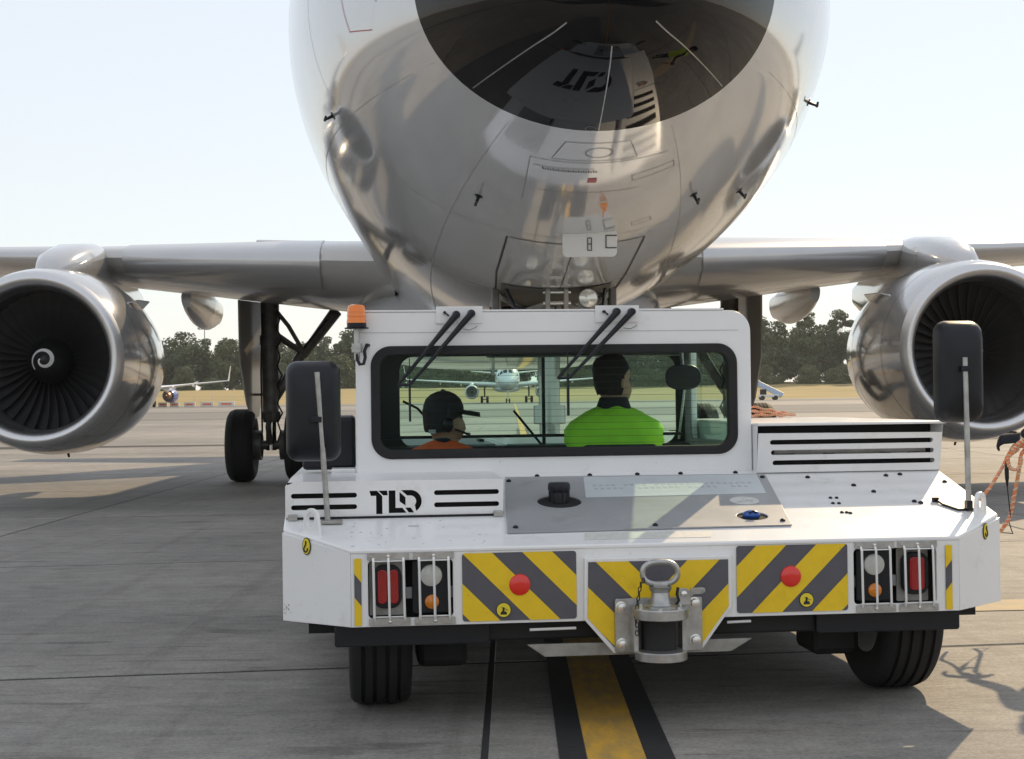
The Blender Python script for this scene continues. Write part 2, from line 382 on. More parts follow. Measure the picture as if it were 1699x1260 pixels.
# ================================================================== TREES
def make_tree(seed, h, wd, low, leaf, nblob, nleaf, ls):
    r = np.random.default_rng(seed)
    t = MB(); lean = r.uniform(-.3, .3, 2)
    t.tube([(0, 0, -.5), (lean[0] * .3, lean[1] * .3, h * .3), (lean[0], lean[1], h * .75)], [.028 * h * .7, .02 * h * .7, .05], 8)
    cs = []
    for k in range(nblob):
        for _ in range(50):
            p = r.uniform(-1, 1, 3)
            if (p ** 2).sum() < 1: break
        zc = low * h + (1 - low) * h * (.5 + .46 * p[2])
        rw = wd * .5 * (1 - .35 * max(0, p[2])) * .8
        c = np.array([p[0] * rw + lean[0], p[1] * rw + lean[1], zc]); cs.append((c, r.uniform(.08, .21) * wd * (1 - .25 * max(0, p[2]))))
        if k < 9: t.tube([(lean[0] * .4, lean[1] * .4, h * r.uniform(.2, .5)), tuple((c * .5 + np.array([lean[0], lean[1], h * .35]) * .5)), tuple(c)], [.012 * h * .7, .008 * h * .7, .02], 5)
    V = []; Fc = []
    per = nleaf // nblob
    for c, rad in cs:
        d = r.normal(size=(per, 3)); d /= np.linalg.norm(d, axis=1)[:, None]
        rr = rad * (r.uniform(.35, 1.08, per) ** .6)
        pos = c + d * rr[:, None] * np.array([1.1, 1.1, .8])
        nrm = d * .6 + r.normal(size=(per, 3)) * .6 + np.array([0, 0, .25]); nrm /= np.linalg.norm(nrm, axis=1)[:, None]
        ref = r.normal(size=(per, 3)); X = np.cross(nrm, ref); X /= np.linalg.norm(X, axis=1)[:, None]; Y = np.cross(nrm, X)
        sz = ls * r.uniform(.6, 1.35, per)[:, None]
        o = len(V)
        q = np.stack([pos - X * sz * .5, pos + Y * sz * .32, pos + X * sz * .5, pos - Y * sz * .32], 1).reshape(-1, 3)
        V += q.tolist(); Fc += [(o + 4 * i, o + 4 * i + 1, o + 4 * i + 2, o + 4 * i + 3) for i in range(per)]
    me = bpy.data.meshes.new('crown'); me.from_pydata(V, [], Fc); me.update(); me.materials.append(M[leaf])
    return t.mesh('trunk'), me
protos = [make_tree(1, 13.5, 12, .10, 'leaf_a', 64, 11000, .56), make_tree(2, 12.5, 11.5, .05, 'leaf_b', 60, 10500, .56),
          make_tree(3, 15, 10, .08, 'leaf_a', 60, 10500, .55), make_tree(4, 11, 12, .04, 'leaf_b', 60, 10500, .56),
          make_tree(5, 16, 9, .08, 'leaf_a', 56, 10000, .52)]
tlab = ['round crowned dark green tree in the row beyond the dry grass', 'broad olive green tree in the row beyond the dry grass',
        'tall dark green tree standing in the row beyond the dry grass', 'low spreading olive tree at the edge of the dry grass',
        'tall slim dark evergreen standing above the tree row']
def put_tree(k, x, y, s, sz=1.):
    t = empty('broadleaf_tree' if k < 4 else 'evergreen_tree', (x, y, 2.7 if y > 340 else 1.2), random.uniform(0, 6.28)); t.scale = (s, s, s * sz)
    link('trunk', protos[k][0], 'bark', t, 0); link('crown', protos[k][1], None, t, 0)
    tag(t, tlab[k], 'tree', 'trees beyond the dry grass')
rt = random.Random(11)
# visible outlines, left gap then right gap (x, kind, scale)
for x, k, s in [(-83, 0, 1.10), (-77, 0, 1.12), (-71, 0, 1.0), (-65, 1, .98), (-60, 3, 1.0), (-54, 1, .92), (-48, 3, 1.0), (-42.5, 0, 1.0), (-37, 2, .98), (-31, 0, 1.1),
                (57, 2, 1.05), (62, 0, 1.18), (66.5, 4, 1.1), (71, 0, 1.12), (76, 4, 1.12), (80.5, 2, 1.06), (86, 0, 1.08), (92, 2, 1.0)]:
    put_tree(k, x, rt.uniform(342, 352), s)
x = -26.
while x < 54: put_tree(rt.choice([0, 1, 2, 3]), x, rt.uniform(342, 354), rt.uniform(.85, 1.1)); x += rt.uniform(5, 7)
for sg in (-1, 1):
    x = 87. if sg < 0 else 99.
    while x < 190: put_tree(rt.choice([0, 1, 2, 3, 4]), sg * x, rt.uniform(342, 358), rt.uniform(.85, 1.15)); x += rt.uniform(5.5, 8)
x = -185.
while x < 190: put_tree(rt.choice([1, 3, 3]), x, rt.uniform(333, 339), rt.uniform(.36, .75), rt.uniform(.6, 1.05)); x += rt.uniform(2.8, 7)

# light mast
lm = empty('light_mast', (-81.5, 400, 3.4)); tag(lm, 'thin tall floodlight mast rising behind the trees', 'light mast')
MB().rod((0, 0, 0), (0, 0, 16.3), .22, .12, 10).obj('pole', 'galv', lm)
MB().box(-1.7, 1.7, -.12, .12, 16.2, 16.4).obj('crossarm', 'galv', lm, 0)
for dx in (-1.5, -.5, .5, 1.5): MB().box(dx - .3, dx + .3, -.5, .2, 16.42, 16.75).obj('lamp_head', 'galv', lm, 0)

# ================================================================== AIRLINER
def pchip(xk, yk):
    xk, yk = np.array(xk, float), np.array(yk, float); h = np.diff(xk); d = np.diff(yk) / h; mm = np.zeros_like(yk)
    for i in range(1, len(xk) - 1):
        if d[i - 1] * d[i] > 0:
            w1, w2 = 2 * h[i] + h[i - 1], h[i] + 2 * h[i - 1]; mm[i] = (w1 + w2) / (w1 / d[i - 1] + w2 / d[i])
    mm[0], mm[-1] = d[0], d[-1]
    def fn(x):
        i = int(np.clip(np.searchsorted(xk, x) - 1, 0, len(xk) - 2)); t = (x - xk[i]) / h[i]
        return float((1 + 2 * t) * (1 - t) ** 2 * yk[i] + t * (1 - t) ** 2 * h[i] * mm[i] + t * t * (3 - 2 * t) * yk[i + 1] + t * t * (t - 1) * h[i] * mm[i + 1])
    return fn
# nose station variable q = sqrt(x) keeps the tip round
XS = [0, .05, .15, .3, .5, .8, 1.2, 1.7, 2.3, 3, 4, 5, 6, 8, 12, 20, 25, 29, 33, 36, 37.57]
WS = [0, .16, .33, .50, .67, .88, 1.11, 1.34, 1.55, 1.72, 1.88, 1.95, 1.975, 1.975, 1.975, 1.975, 1.95, 1.62, 1.05, .5, .22]
BS = [0, -.27, -.40, -.478, -.55, -.637, -.74, -.855, -.975, -1.08, -1.20, -1.27, -1.31, -1.32, -1.32, -1.32, -1.22, -.45, .55, 1.35, 1.75]
CS = [0, 0, 0, .02, .05, .1, .18, .28, .40, .52, .62, .68, .70, .70, .70, .70, .75, 1.1, 1.5, 1.85, 2.0]
TS = [0, .17, .30, .42, .56, .75, .98, 1.3, 1.75, 2.2, 2.55, 2.72, 2.78, 2.8, 2.8, 2.8, 2.8, 2.75, 2.6, 2.4, 2.25]
QS = [math.sqrt(x) for x in XS]
fW, fB, fC, fT = (pchip(QS, a) for a in (WS, BS, CS, TS))
TIPZ = 3.3
def fus(x, th):
    q = math.sqrt(max(x, 0)); w_, b_, c, t = fW(q), fB(q), fC(q), fT(q)
    s = math.sin(th)
    return Vector((w_ * math.cos(th), x, TIPZ + c + ((t - c) if s > 0 else (c - b_)) * s))
def fusn(x, th, off=0.):
    p = fus(x, th)
    n = (fus(x, th + .01) - fus(x, th - .01)).cross(fus(x + .01, th) - fus(x - .01, th)).normalized()
    if n.dot(p - Vector((0, x, TIPZ + fC(math.sqrt(x))))) < 0: n = -n
    return p + n * off
def th_at(x, a):             # lower-half angle for lateral position a
    return -math.acos(max(-1, min(1, a / fW(math.sqrt(x)))))
def surf_patch(x0, x1, t0, t1, off=.004, nx=6, ntt=8):
    b = MB(); P = [fusn(x0 + (x1 - x0) * i / nx, t0 + (t1 - t0) * j / ntt, off) for i in range(nx + 1) for j in range(ntt + 1)]
    return b.add(P, [(i * (ntt + 1) + j, i * (ntt + 1) + j + 1, (i + 1) * (ntt + 1) + j + 1, (i + 1) * (ntt + 1) + j) for i in range(nx) for j in range(ntt)])
def seam(b, pts, wd=.006, off=.002, n=10):
    """ribbon hugging the fuselage through (a, x) points of the lower half"""
    L = []
    for k in range(len(pts) - 1):
        for i in range(n): t = i / n; L.append((pts[k][0] * (1 - t) + pts[k + 1][0] * t, pts[k][1] * (1 - t) + pts[k + 1][1] * t))
    L.append(pts[-1])
    P = [fusn(x, th_at(x, a), off) for a, x in L]
    N = [fusn(x, th_at(x, a), off + .1) for a, x in L]
    vs = []
    for i, p in enumerate(P):
        d = (P[min(i + 1, len(P) - 1)] - P[max(i - 1, 0)]).normalized(); s = d.cross((N[i] - p).normalized()).normalized() * wd / 2
        vs += [p - s, p + s]
    b.add(vs, [(2 * i, 2 * i + 1, 2 * i + 3, 2 * i + 2) for i in range(len(P) - 1)])
def naca(t, n=14):
    """closed airfoil loop, chord 0..1, from trailing edge over the top to the nose and back"""
    xs = [(1 - math.cos(math.pi * i / n)) / 2 for i in range(n + 1)]
    th = lambda x: 5 * t * (.2969 * math.sqrt(x) - .126 * x - .3516 * x * x + .2843 * x ** 3 - .1020 * x ** 4)
    up = [(x, th(x) * .86 + .10 * t * math.sin(math.pi * x)) for x in xs]; lo = [(x, -th(x) * 1.1 + .10 * t * math.sin(math.pi * x)) for x in xs]
    return list(reversed(up)) + lo[1:-1]
def le(a): return 12.25 + (a - 1.98) * .56
def te(a): return 18.6 if a < 6.4 else 18.6 + (a - 6.4) * .343
def wz(a): return 3.05 + (a - 1.98) * .072
def tw(a): return .045 * max(0, 1 - (a - 2) / 9)
def wt(a): return .145 if a < 3 else max(.105, .145 - (a - 3) * .006)
def wing_ring(sg, a, grow=0., x0=0., x1=1.):
    c = te(a) - le(a); out = []
    for (p, q) in naca(wt(a)):
        out.append((sg * a, le(a) + p * c, wz(a) + q * c - p * c * tw(a)))
    return out
def slat_ring(sg, a, off=.010, frac=.13):
    c = te(a) - le(a); L = []
    n = 9; t = wt(a); th = lambda x: 5 * t * (.2969 * math.sqrt(x) - .126 * x - .3516 * x * x + .2843 * x ** 3 - .1020 * x ** 4)
    xs = [frac * (i / n) ** 2 for i in range(n + 1)]
    up = [(x - off / c * (1 if x < .01 else .3), th(x) * .86 + .10 * t * math.sin(math.pi * x) + off / c) for x in reversed(xs)]
    lo = [(x * .55 - off / c * (1 if x < .01 else .3), -th(x * .55) * 1.1 + .10 * t * math.sin(math.pi * x * .55) - off / c) for x in xs[1:]]
    return [(sg * a, le(a) + p * c, wz(a) + q * c - p * c * tw(a)) for p, q in up + lo]
EA, EZ, EX = 5.84, 1.845, 11.72     # engine centre, intake lip station

_eng = {}
def airliner(name, loc, rz, paint, nac, detail):
    A = empty(name, loc, rz)
    NT = 96 if detail else 32
    ths = [2 * math.pi * j / NT for j in range(NT)]
    edge = lambda th: .81 + .04 * math.cos(th) ** 2
    # radome and fuselage share the edge line
    rings = [[fus(edge(t) * (k / 14.) ** 2 + 1e-5, t) for t in ths] for k in range(1, 15)]
    b = MB(); b.add([(0, 0, TIPZ)], []); b.loft(rings, cap=False)
    b.f += [(0, 1 + j, 1 + (j + 1) % NT) for j in range(NT)]
    b.obj('radome', 'radome' if detail else paint, A, 60)
    st = [0, .05, .12, .2, .3, .42, .56, .72, .9, 1.1, 1.35, 1.6, 1.9, 2.2, 2.6, 3, 3.5, 4, 4.6, 5.3, 6, 7.5, 10, 12, 20, 25, 27, 29, 31, 33, 34.5, 36, 36.75]
    rings = [[fus(edge(t) + s * (1 if s > 2 else (1 - .0)) if s < 36 else 36.6, t) for t in ths] for s in st]
    b = MB(); b.loft(rings, cap=False); b.f.append(tuple(len(b.v) - NT + j for j in range(NT)))
    fo = b.obj('fuselage', paint, A, 60)
    # belly fairing
    rings = []
    for x, hw, zb, zt in [(10.6, .9, 2.02, 2.2), (11.4, 1.35, 1.95, 2.4), (12.3, 1.72, 1.87, 2.7), (13.2, 1.98, 1.80, 2.95), (14.4, 2.15, 1.75, 3.1), (17, 2.3, 1.74, 3.0), (18.8, 2.2, 1.78, 2.8), (20.5, 1.9, 1.88, 2.5), (22, 1.3, 2.02, 2.25)]:
        rings.append([(hw * math.copysign(abs(math.cos(t)) ** .72, math.cos(t)), x, (zb + zt) / 2 + (zt - zb) / 2 * math.copysign(abs(math.sin(t)) ** .8, math.sin(t))) for t in np.linspace(0, 2 * math.pi, 48, endpoint=False)])
    MB().loft(rings).obj('belly_fairing', paint, A, 60)
    # tail
    for sg in (-1, 1):
        rr = []
        for a, xl, c, z in [(.3, 31.2, 4.0, TIPZ + 1.75), (6.2, 34.9, 1.5, TIPZ + 2.35)]:
            rr.append([(sg * a, xl + p * c, z + q * c) for p, q in naca(.10, 8)])
        MB().loft(rr).obj('tailplane', 'white' if not detail else 'wingpaint', A, 50)
    rr = [[(q * c, xl + p * c, z) for p, q in naca(.11, 8)] for z, xl, c in [(TIPZ + 2.4, 28.8, 6.2), (TIPZ + 8.4, 33.6, 2.3)]]
    MB().loft(rr).obj('tail_fin', paint, A, 50)
    # cockpit windows
    for sg in (-1, 1):
        for (xa, xb, ta, tb) in [(2.02, 2.72, 62, 86), (2.15, 2.8, 38, 58), (2.5, 3.1, 20, 34)]:
            t0, t1 = (R(ta), R(tb)) if sg > 0 else (math.pi - R(tb), math.pi - R(ta))
            surf_patch(xa, xb, t0, t1, .006).obj('cockpit_window', 'blackplastic', A, 60)
    for sg in (-1, 1):
        b = MB(); b.loft([wing_ring(sg, a) for a in (1.5, 2.0, 3.0, 4.2, 5.3, 6.4, 8.5, 11, 14, 17.05)])
        wo_ = b.obj('wing', 'wingpaint' if detail else 'white', A, 40)
        for a0, a1 in ((2.45, 5.28), (6.25, 8.9), (8.93, 11.6), (11.63, 14.2), (14.23, 16.6)):
            aa = [a0 + (a1 - a0) * i / 3 for i in range(4)]
            MB().loft([slat_ring(sg, a) for a in aa]).obj('slat', 'slatmetal' if detail else 'white', wo_, 40)
        # winglet fence
        sl = [[(sg * a, xl + p * c, z + q * c * .0) if False else (sg * (a + q * c), xl + p * c, z) for p, q in naca(.09, 6)]
              for a, xl, c, z in [(17.0, 20.75, 1.5, wz(17.05) - .03), (17.12, 20.95, 1.25, wz(17.05) + .35), (17.55, 22.0, .6, wz(17.05) + 2.35)]]
        MB().loft(sl).obj('winglet', 'white' if not detail else 'wingpaint', wo_, 40)
        # flap track fairings
        for fa, x0, ln, hh in ((4.85, 16.5, 3.0, .42), (7.7, 17.2, 2.9, .36), (11.2, 18.6, 2.6, .32)):
            rings = []
            for i in range(11):
                t = i / 10; r = (math.sin(math.pi * min(1, .08 + t * .80)) ** .6) if t < .97 else .62
                zc = wz(fa) - (.30 if fa < 6 else .16) - .03 * i / 10
                rings.append([(sg * fa + .17 * r * math.cos(q), x0 + t * ln, zc - .05 + hh * r * (math.sin(q) if math.sin(q) < 0 else .5 * math.sin(q))) for q in np.linspace(0, 2 * math.pi, 16, endpoint=False)])
            MB().loft(rings).obj('flap_fairing', 'wingpaint' if detail else 'white', wo_, 50)
        # engine
        E0 = empty('x') if False else None
        o3 = (sg * EA, EX, EZ)
        NL = 72 if detail else 28
        n1 = MB().lathe([(.10, 1.075), (.25, 1.115), (.5, 1.15), (.9, 1.185), (1.5, 1.195), (2.1, 1.15), (2.7, 1.06), (3.15, .95), (3.2, .93), (3.15, .90), (2.8, .95)], NL, 'y', o=o3)
        no = n1.obj('nacelle', nac, A, 50)
        MB().lathe([(.35, .865), (.22, .87), (.12, .885), (.05, .915), (.01, .955), (0, .985), (.012, 1.015), (.05, 1.05), (.10, 1.0765)], NL, 'y', o=o3).obj('intake_lip', 'lip', no, 60)
        MB().lathe([(.35, .865), (.55, .868), (.95, .885)], NL, 'y', o=o3).obj('intake_duct', 'fandark', no, 60)
        MB().lathe([(.95, .885), (.97, .3), (.98, .01)], NL, 'y', o=o3).obj('stator_disc', 'fandark', no, 60)
        MB().lathe([(2.8, .9), (3.3, .68), (3.9, .52), (4.3, .40), (4.32, .36), (4.1, .36)], NL, 'y', o=o3).obj('core_cowl', 'copper' if not detail else 'gearsteel', no, 50)
        MB().lathe([(4.0, .3), (4.4, .24), (4.85, .02)], 24, 'y', o=o3).obj('exhaust_plug', 'copper' if not detail else 'gearsteel', no, 50)
        MB().lathe([(.40, .015), (.44, .07), (.52, .14), (.62, .21), (.75, .275), (.80, .29)], 40 if detail else 16, 'y', o=o3, cap=True).obj('spinner', 'spinner', no, 60)
        if detail:
            # white swirl on the spinner
            pr = pchip([.015, .07, .14, .21, .275], [.40, .44, .52, .62, .75]); vs = []; K = 44
            for i in range(K + 1):
                t = i / K; r = .035 + .135 * t; an = R(150) + t * R(430) * (1 if sg < 0 else -1); ww = .010 + .010 * math.sin(math.pi * t)
                for dr in (-ww, ww):
                    q = max(.016, r + dr); vs.append((o3[0] + q * math.cos(an), EX + pr(q) - .004, EZ + q * math.sin(an)))
            MB().add(vs, [(2 * i, 2 * i + 1, 2 * i + 3, 2 * i + 2) for i in range(K)]).obj('spinner_swirl', 'white', no, 0)
            if 'blade' not in _eng:
                vs = []; n = 7; fc = []
                for i in range(n):
                    t = i / (n - 1); r = .27 + (.872 - .27) * t; tw_ = R(28 + 34 * t); ch = .13 + .085 * t - .02 * t * t
                    lean = .05 * math.sin(t * 2.2)
                    for q in (-1, -.33, .33, 1):
                        cx = q * ch / 2; bend = .018 * (1 - q * q)
                        vs.append((r, .84 - cx * math.cos(tw_) + lean * .3 - .04 * t, cx * math.sin(tw_) + lean + bend))
                for i in range(n - 1):
                    for j in range(3): fc.append((i * 4 + j, i * 4 + j + 1, i * 4 + j + 5, i * 4 + j + 4))
                me = bpy.data.meshes.new('fan_blade'); me.from_pydata(vs, [], fc); me.update(); me.materials.append(M['fanblade'])
                me.polygons.foreach_set('use_smooth', [True] * len(me.polygons)); _eng['blade'] = me
            for k in range(36):
                o = bpy.data.objects.new('fan_blade', _eng['blade']); COL.objects.link(o); o.parent = no
                o.location = o3; o.rotation_euler = (0, 2 * math.pi * k / 36 + .03, 0)
            # panel seams, strake, drain
            for xx in (.62, 2.05):
                rr_ = pchip([.1, .25, .5, .9, 1.5, 2.1, 2.7, 3.15], [1.075, 1.115, 1.15, 1.185, 1.195, 1.15, 1.06, .95])
                MB().lathe([(xx - .004, rr_(xx) + .0012), (xx + .004, rr_(xx) + .0012)], NL, 'y', o=o3).obj('cowl_seam', 'seam', no, 0)
            for s2 in (-1, 1):
                an = R(90 + s2 * 52); ca, sa = math.cos(an), math.sin(an)
                P = []
                for (yy, h0) in ((.95, .01), (1.25, .09), (1.85, .12), (1.95, .0)):
                    for tt in (-.008, .008):
                        for rr0 in (1.14, 1.185 + h0):
                            P.append((o3[0] + rr0 * ca - tt * sa, EX + yy, EZ + rr0 * sa + tt * ca))
                b = MB().add(P, [(4 * i + a_, 4 * i + b_, 4 * i + 4 + b_, 4 * i + 4 + a_) for i in range(3) for a_, b_ in ((0, 1), (1, 3), (3, 2), (2, 0))] + [(0, 1, 3, 2), (12, 13, 15, 14)])
                b.obj('strake', nac, no, 0)
            MB().rod((o3[0] + .05, EX + 1.4, EZ - 1.17), (o3[0] + .05, EX + 1.45, EZ - 1.235), .02, .014, 8).obj('drain_mast', 'blackplastic', no)
        # pylon
        rings = []
        for x, z0, z1, hw in [(12.35, 2.85, 2.93, .05), (12.55, 2.8, 3.12, .20), (12.9, 2.7, 3.28, .29), (13.5, 2.7, 3.42, .33), (14.2, 2.6, 3.50, .33), (14.9, 2.5, 3.52, .31), (15.8, 2.35, 3.3, .28), (16.8, 2.45, 3.2, .2), (17.8, 2.75, 3.05, .08)]:
            rings.append([(sg * EA + hw * math.copysign(abs(math.cos(t)) ** .6, math.cos(t)), x, (z0 + z1) / 2 + (z1 - z0) / 2 * math.copysign(abs(math.sin(t)) ** .75, math.sin(t))) for t in np.linspace(0, 2 * math.pi, 28, endpoint=False)])
        MB().loft(rings).obj('pylon', 'nacelle' if detail else 'white', no, 50)
        # main gear
        ga = sg * 3.73; gx = 17.75
        g = MB().rod((ga, gx, .95), (ga, gx, 2.95), .125, .15, 20)
        g.rod((ga, gx, 2.2), (ga, gx, 2.35), .17, n=20).rod((ga, gx, 1.0), (ga, gx, 1.12), .155, n=20)
        go = g.obj('main_gear_strut', 'gearsteel', A, 40)
        if detail:
            MB().rod((ga, gx, .5), (ga, gx, .97), .085, n=20).obj('piston', 'chrome', go)
            t = MB().tube([(ga, gx - .12, 1.1), (ga, gx - .38, .88), (ga, gx - .12, .62)], .045, 8)
            t.obj('torque_link', 'gearsteel', go, 40)
            b = MB().tube([(ga - sg * .1, gx + .05, 2.35), (ga - sg * .54, gx + .05, 2.05), (ga - sg * 1.05, gx + .25, 2.75)], [.06, .085, .10], 10)
            b.obj('side_stay', 'gearsteel', go, 40)
            MB().rod((ga - sg * .5, gx + .05, 2.05), (ga - sg * .08, gx, 1.35), .085, .075).obj('stay_arm', 'gearsteel', go)
            MB().tube([(ga - sg * .05, gx - .1, 2.82), (ga - sg * .3, gx - .05, 2.5), (ga - sg * .54, gx, 2.07)], .035, 8).obj('lock_link', 'gearsteel', go, 40)
            MB().rod((ga - sg * .54, gx, 2.15), (ga - sg * .9, gx + .1, 2.6), .018).obj('retract_rod', 'blackplastic', go)
            hb = MB()
            for k in range(7):
                z0 = 2.75 - k * .3; hb.tube([(ga - sg * .12, gx - .11, z0), (ga - sg * (.17 + .03 * (k % 2)), gx - .13, z0 - .15), (ga - sg * .12, gx - .11, z0 - .3)], .014, 6)
            hb.tube([(ga + sg * .1, gx - .15, 2.7), (ga + sg * .13, gx - .17, 1.8), (ga + sg * .12, gx - .17, .8), (ga + sg * .2, gx - .1, .62)], .016, 6)
            hb.obj('hydraulic_hose', 'blackplastic', go, 40)
            # strut door: curved plate outboard
            pts = [(gx - .5, 2.9), (gx + .35, 2.9), (gx + .32, 1.5), (gx + .15, 1.05), (gx - .05, .98), (gx - .25, 1.25), (gx - .48, 1.9)]
            plate('gear_door', [pts], .03, Matrix.Translation((ga + sg * .27, gx, 0)) @ Matrix.Rotation(sg * R(19), 4, 'Z') @ Matrix.Translation((0, -gx, 0)) @ MU(0), 'wingpaint', go)
            MB().rod((ga, gx, 1.4), (ga + sg * .26, gx, 1.4), .02).obj('door_link', 'gearsteel', go)
        MB().rod((ga - .62, gx, .585), (ga + .62, gx, .585), .075).obj('axle', 'gearsteel', go)
        for s2 in (-1, 1):
            wa = ga + s2 * .465
            prof = [(-.15, .30), (-.19, .34), (-.215, .42), (-.21, .50), (-.175, .555), (-.12, .578)]
            gr = []
            for k, aa in enumerate((-.085, -.03, .03, .085)): gr += [(aa - .006, .584), (aa - .005, .572), (aa + .005, .572), (aa + .006, .584)]
            full = prof + gr + [(-a_, r_) for a_, r_ in reversed(prof)]
            to = MB().lathe(full, 48 if detail else 20, 'x', o=(wa, gx, .585)).obj('tyre', 'rubber', go, 40)
            MB().lathe([(-.16, .03), (-.12, .18), (-.14, .27), (-.15, .305), (.15, .305), (.14, .27), (.12, .18), (.16, .03)], 28, 'x', cap=True, o=(wa, gx, .585)).obj('rim', 'gearsteel', to, 40)
            if detail: MB().lathe([(-.1, .2), (-.1, .24), (.1, .24), (.1, .2)], 24, 'x', o=(ga + s2 * .25, gx, .585)).obj('brake_pack', 'gearsteel', go, 40)
    # nose gear
    nx_, na = 5.05, 0.
    g = MB().rod((na, nx_, .75), (na, nx_ + .12, 2.35), .075, .10, 18).rod((na, nx_ + .03, 1.12), (na, nx_ + .04, 1.26), .125, n=18)
    ng = g.obj('nose_gear_strut', 'white' if not detail else 'wingpaint', A, 40)
    MB().rod((na, nx_ - .02, .38), (na, nx_, .8), .055, n=16).obj('piston', 'chrome', ng)
    MB().rod((na - .33, nx_ - .02, .38), (na + .33, nx_ - .02, .38), .05).obj('axle', 'gearsteel', ng)
    for s2 in (-1, 1):
        prof = [(-.07, .19), (-.10, .23), (-.11, .30), (-.085, .355), (-.04, .378), (-.03, .37), (-.01, .37), (0, .38), (.01, .37), (.03, .37), (.04, .378), (.085, .355), (.11, .30), (.10, .23), (.07, .19)]
        to = MB().lathe(prof, 36, 'x', o=(na + s2 * .25, nx_ - .02, .38)).obj('tyre', 'rubber', ng, 40)
        MB().lathe([(-.08, .02), (-.05, .14), (-.07, .195), (.07, .195), (.05, .14), (.08, .02)], 24, 'x', cap=True, o=(na + s2 * .25, nx_ - .02, .38)).obj('rim', 'white', to, 40)
    if detail:
        MB().tube([(na, nx_ - .07, 1.1), (na, nx_ - .32, .82), (na, nx_ - .08, .55)], .035, 8).obj('torque_link', 'wingpaint', ng, 40)
        MB().tube([(na, nx_ + .08, 1.7), (na, nx_ + .9, 2.15)], .05, 8).obj('drag_stay', 'gearsteel', ng, 40)
        # upper fittings, lights on the strut
        for dz, dx, r in ((1.86, -.24, .075), (2.03, .18, .085), (1.96, .20, .085)):
            lo = MB().lathe([(-.05, r * .5), (-.04, r * .9), (0, r), (.05, r * .8), (.10, r * .3)], 20, 'y', cap=True, o=(na + dx, nx_ - .16, dz)).obj('taxi_light', 'gearsteel', ng, 40)
            MB().lathe([(-.056, .01), (-.054, r * .5), (-.045, r * .84)], 20, 'y', cap=True, o=(na + dx, nx_ - .165, dz)).obj('lens', 'lampglass', lo, 50)
        b = MB()
        for s2 in (-1, 1):
            b.box(na + s2 * .07 - .018, na + s2 * .07 + .018, nx_ - .16, nx_ - .06, 1.72, 2.14)
        for zz in (1.78, 1.86, 1.94, 2.02, 2.10): b.rod((na - .10, nx_ - .12, zz), (na + .10, nx_ - .12, zz), .020, n=10)
        b.obj('strut_fitting', 'dullsteel', ng, 0)
        MB().rod((na - .46, nx_ - .02, 2.0), (na + .5, nx_ - .02, 2.02), .035).rod((na - .3, nx_ - .1, 1.9), (na + .3, nx_ - .1, 1.93), .02).obj('steering_actuator', 'gearsteel', ng)
        # linkage and lamps hanging ahead of the strut
        for dx, r, zz in ((.22, .075, 2.03), (.20, .08, 1.86), (-.22, .06, 1.90)):
            lo = MB().lathe([(-.05, r * .5), (-.04, r * .9), (0, r), (.05, r * .8), (.10, r * .3)], 20, 'y', cap=True, o=(na + dx, 4.05, zz)).obj('taxi_light', 'dullsteel', ng, 40)
            MB().lathe([(-.056, .01), (-.054, r * .5), (-.045, r * .84)], 20, 'y', cap=True, o=(na + dx, 4.045, zz)).obj('lens', 'lampglass', lo, 50)
        for s2 in (-1, 1):
            MB().box(na + s2 * .065 - .016, na + s2 * .065 + .016, 4.02, 4.12, 1.74, 2.14).obj('link_plate', 'dullsteel', ng, 0, .006)
            MB().tube([(na + s2 * .05, 4.1, 2.0), (na + s2 * .22, 4.25, 1.95), (na + s2 * .40, 4.5, 2.09)], .026, 8).obj('link_arm', 'dullsteel', ng, 40)
            MB().box(na + s2 * .43 - .025, na + s2 * .43 + .025, 4.30, 4.42, 1.80, 2.13).obj('door_bracket', 'gearsteel', ng, 0, .01)
        for zz in (1.80, 1.90, 2.0, 2.08): MB().rod((na - .10, 4.06, zz), (na + .10, 4.06, zz), .018, n=10).obj('link_pin', 'brightsteel', ng)
        MB().tube([(na, 4.1, 1.9), (na, 4.6, 1.86), (na, nx_, 1.9)], .035, 8).obj('link_rod', 'gearsteel', ng, 40)
        MB().tube([(na - .36, 4.2, 2.12), (na - .30, 4.1, 1.98), (na - .15, 4.08, 1.93), (na - .05, 4.08, 1.8)], .012, 6).obj('hydraulic_hose', 'blackplastic', ng, 40)
        MB().tube([(na + .36, 4.2, 2.12), (na + .33, 4.1, 1.95), (na + .12, 4.08, 1.9), (na + .05, 4.08, 1.78)], .012, 6).obj('hydraulic_hose', 'blackplastic', ng, 40)
        hb = MB()
        for k in range(8):
            a0 = -.34 + k * .095; hb.tube([(a0, nx_ - .08, 2.10), (a0 * .8 + .02 * (-1) ** k, nx_ - .17, 1.97 - .02 * (k % 3)), (a0 * .45, nx_ - .12, 1.72)], .011, 6)
        hb.obj('hydraulic_hose', 'blackplastic', ng, 40)
        # aft doors hanging open either side
        for s2 in (-1, 1):
            pts = [(nx_ - .45, 2.10), (nx_ + .75, 2.06), (nx_ + .7, 1.55), (nx_ - .2, 1.5)]
            mm = Matrix.Translation((s2 * .44, 0, 0)) @ MU(0)
            d_ = plate('nose_gear_door', [pts], .022, mm, 'airpaint', ng)
            MB().box(s2 * .40 - .02, s2 * .40 + .02, nx_ - .42, nx_ - .3, 1.85, 2.1).obj('door_hinge', 'dullsteel', d_, 0)
        # open wheel well mouth
        b = MB(); P = []
        b = surf_patch(4.0, 6.1, R(-90) - .21, R(-90) + .21, .006); b.obj('gear_bay', 'bayliner', A, 60)
    return A, fo

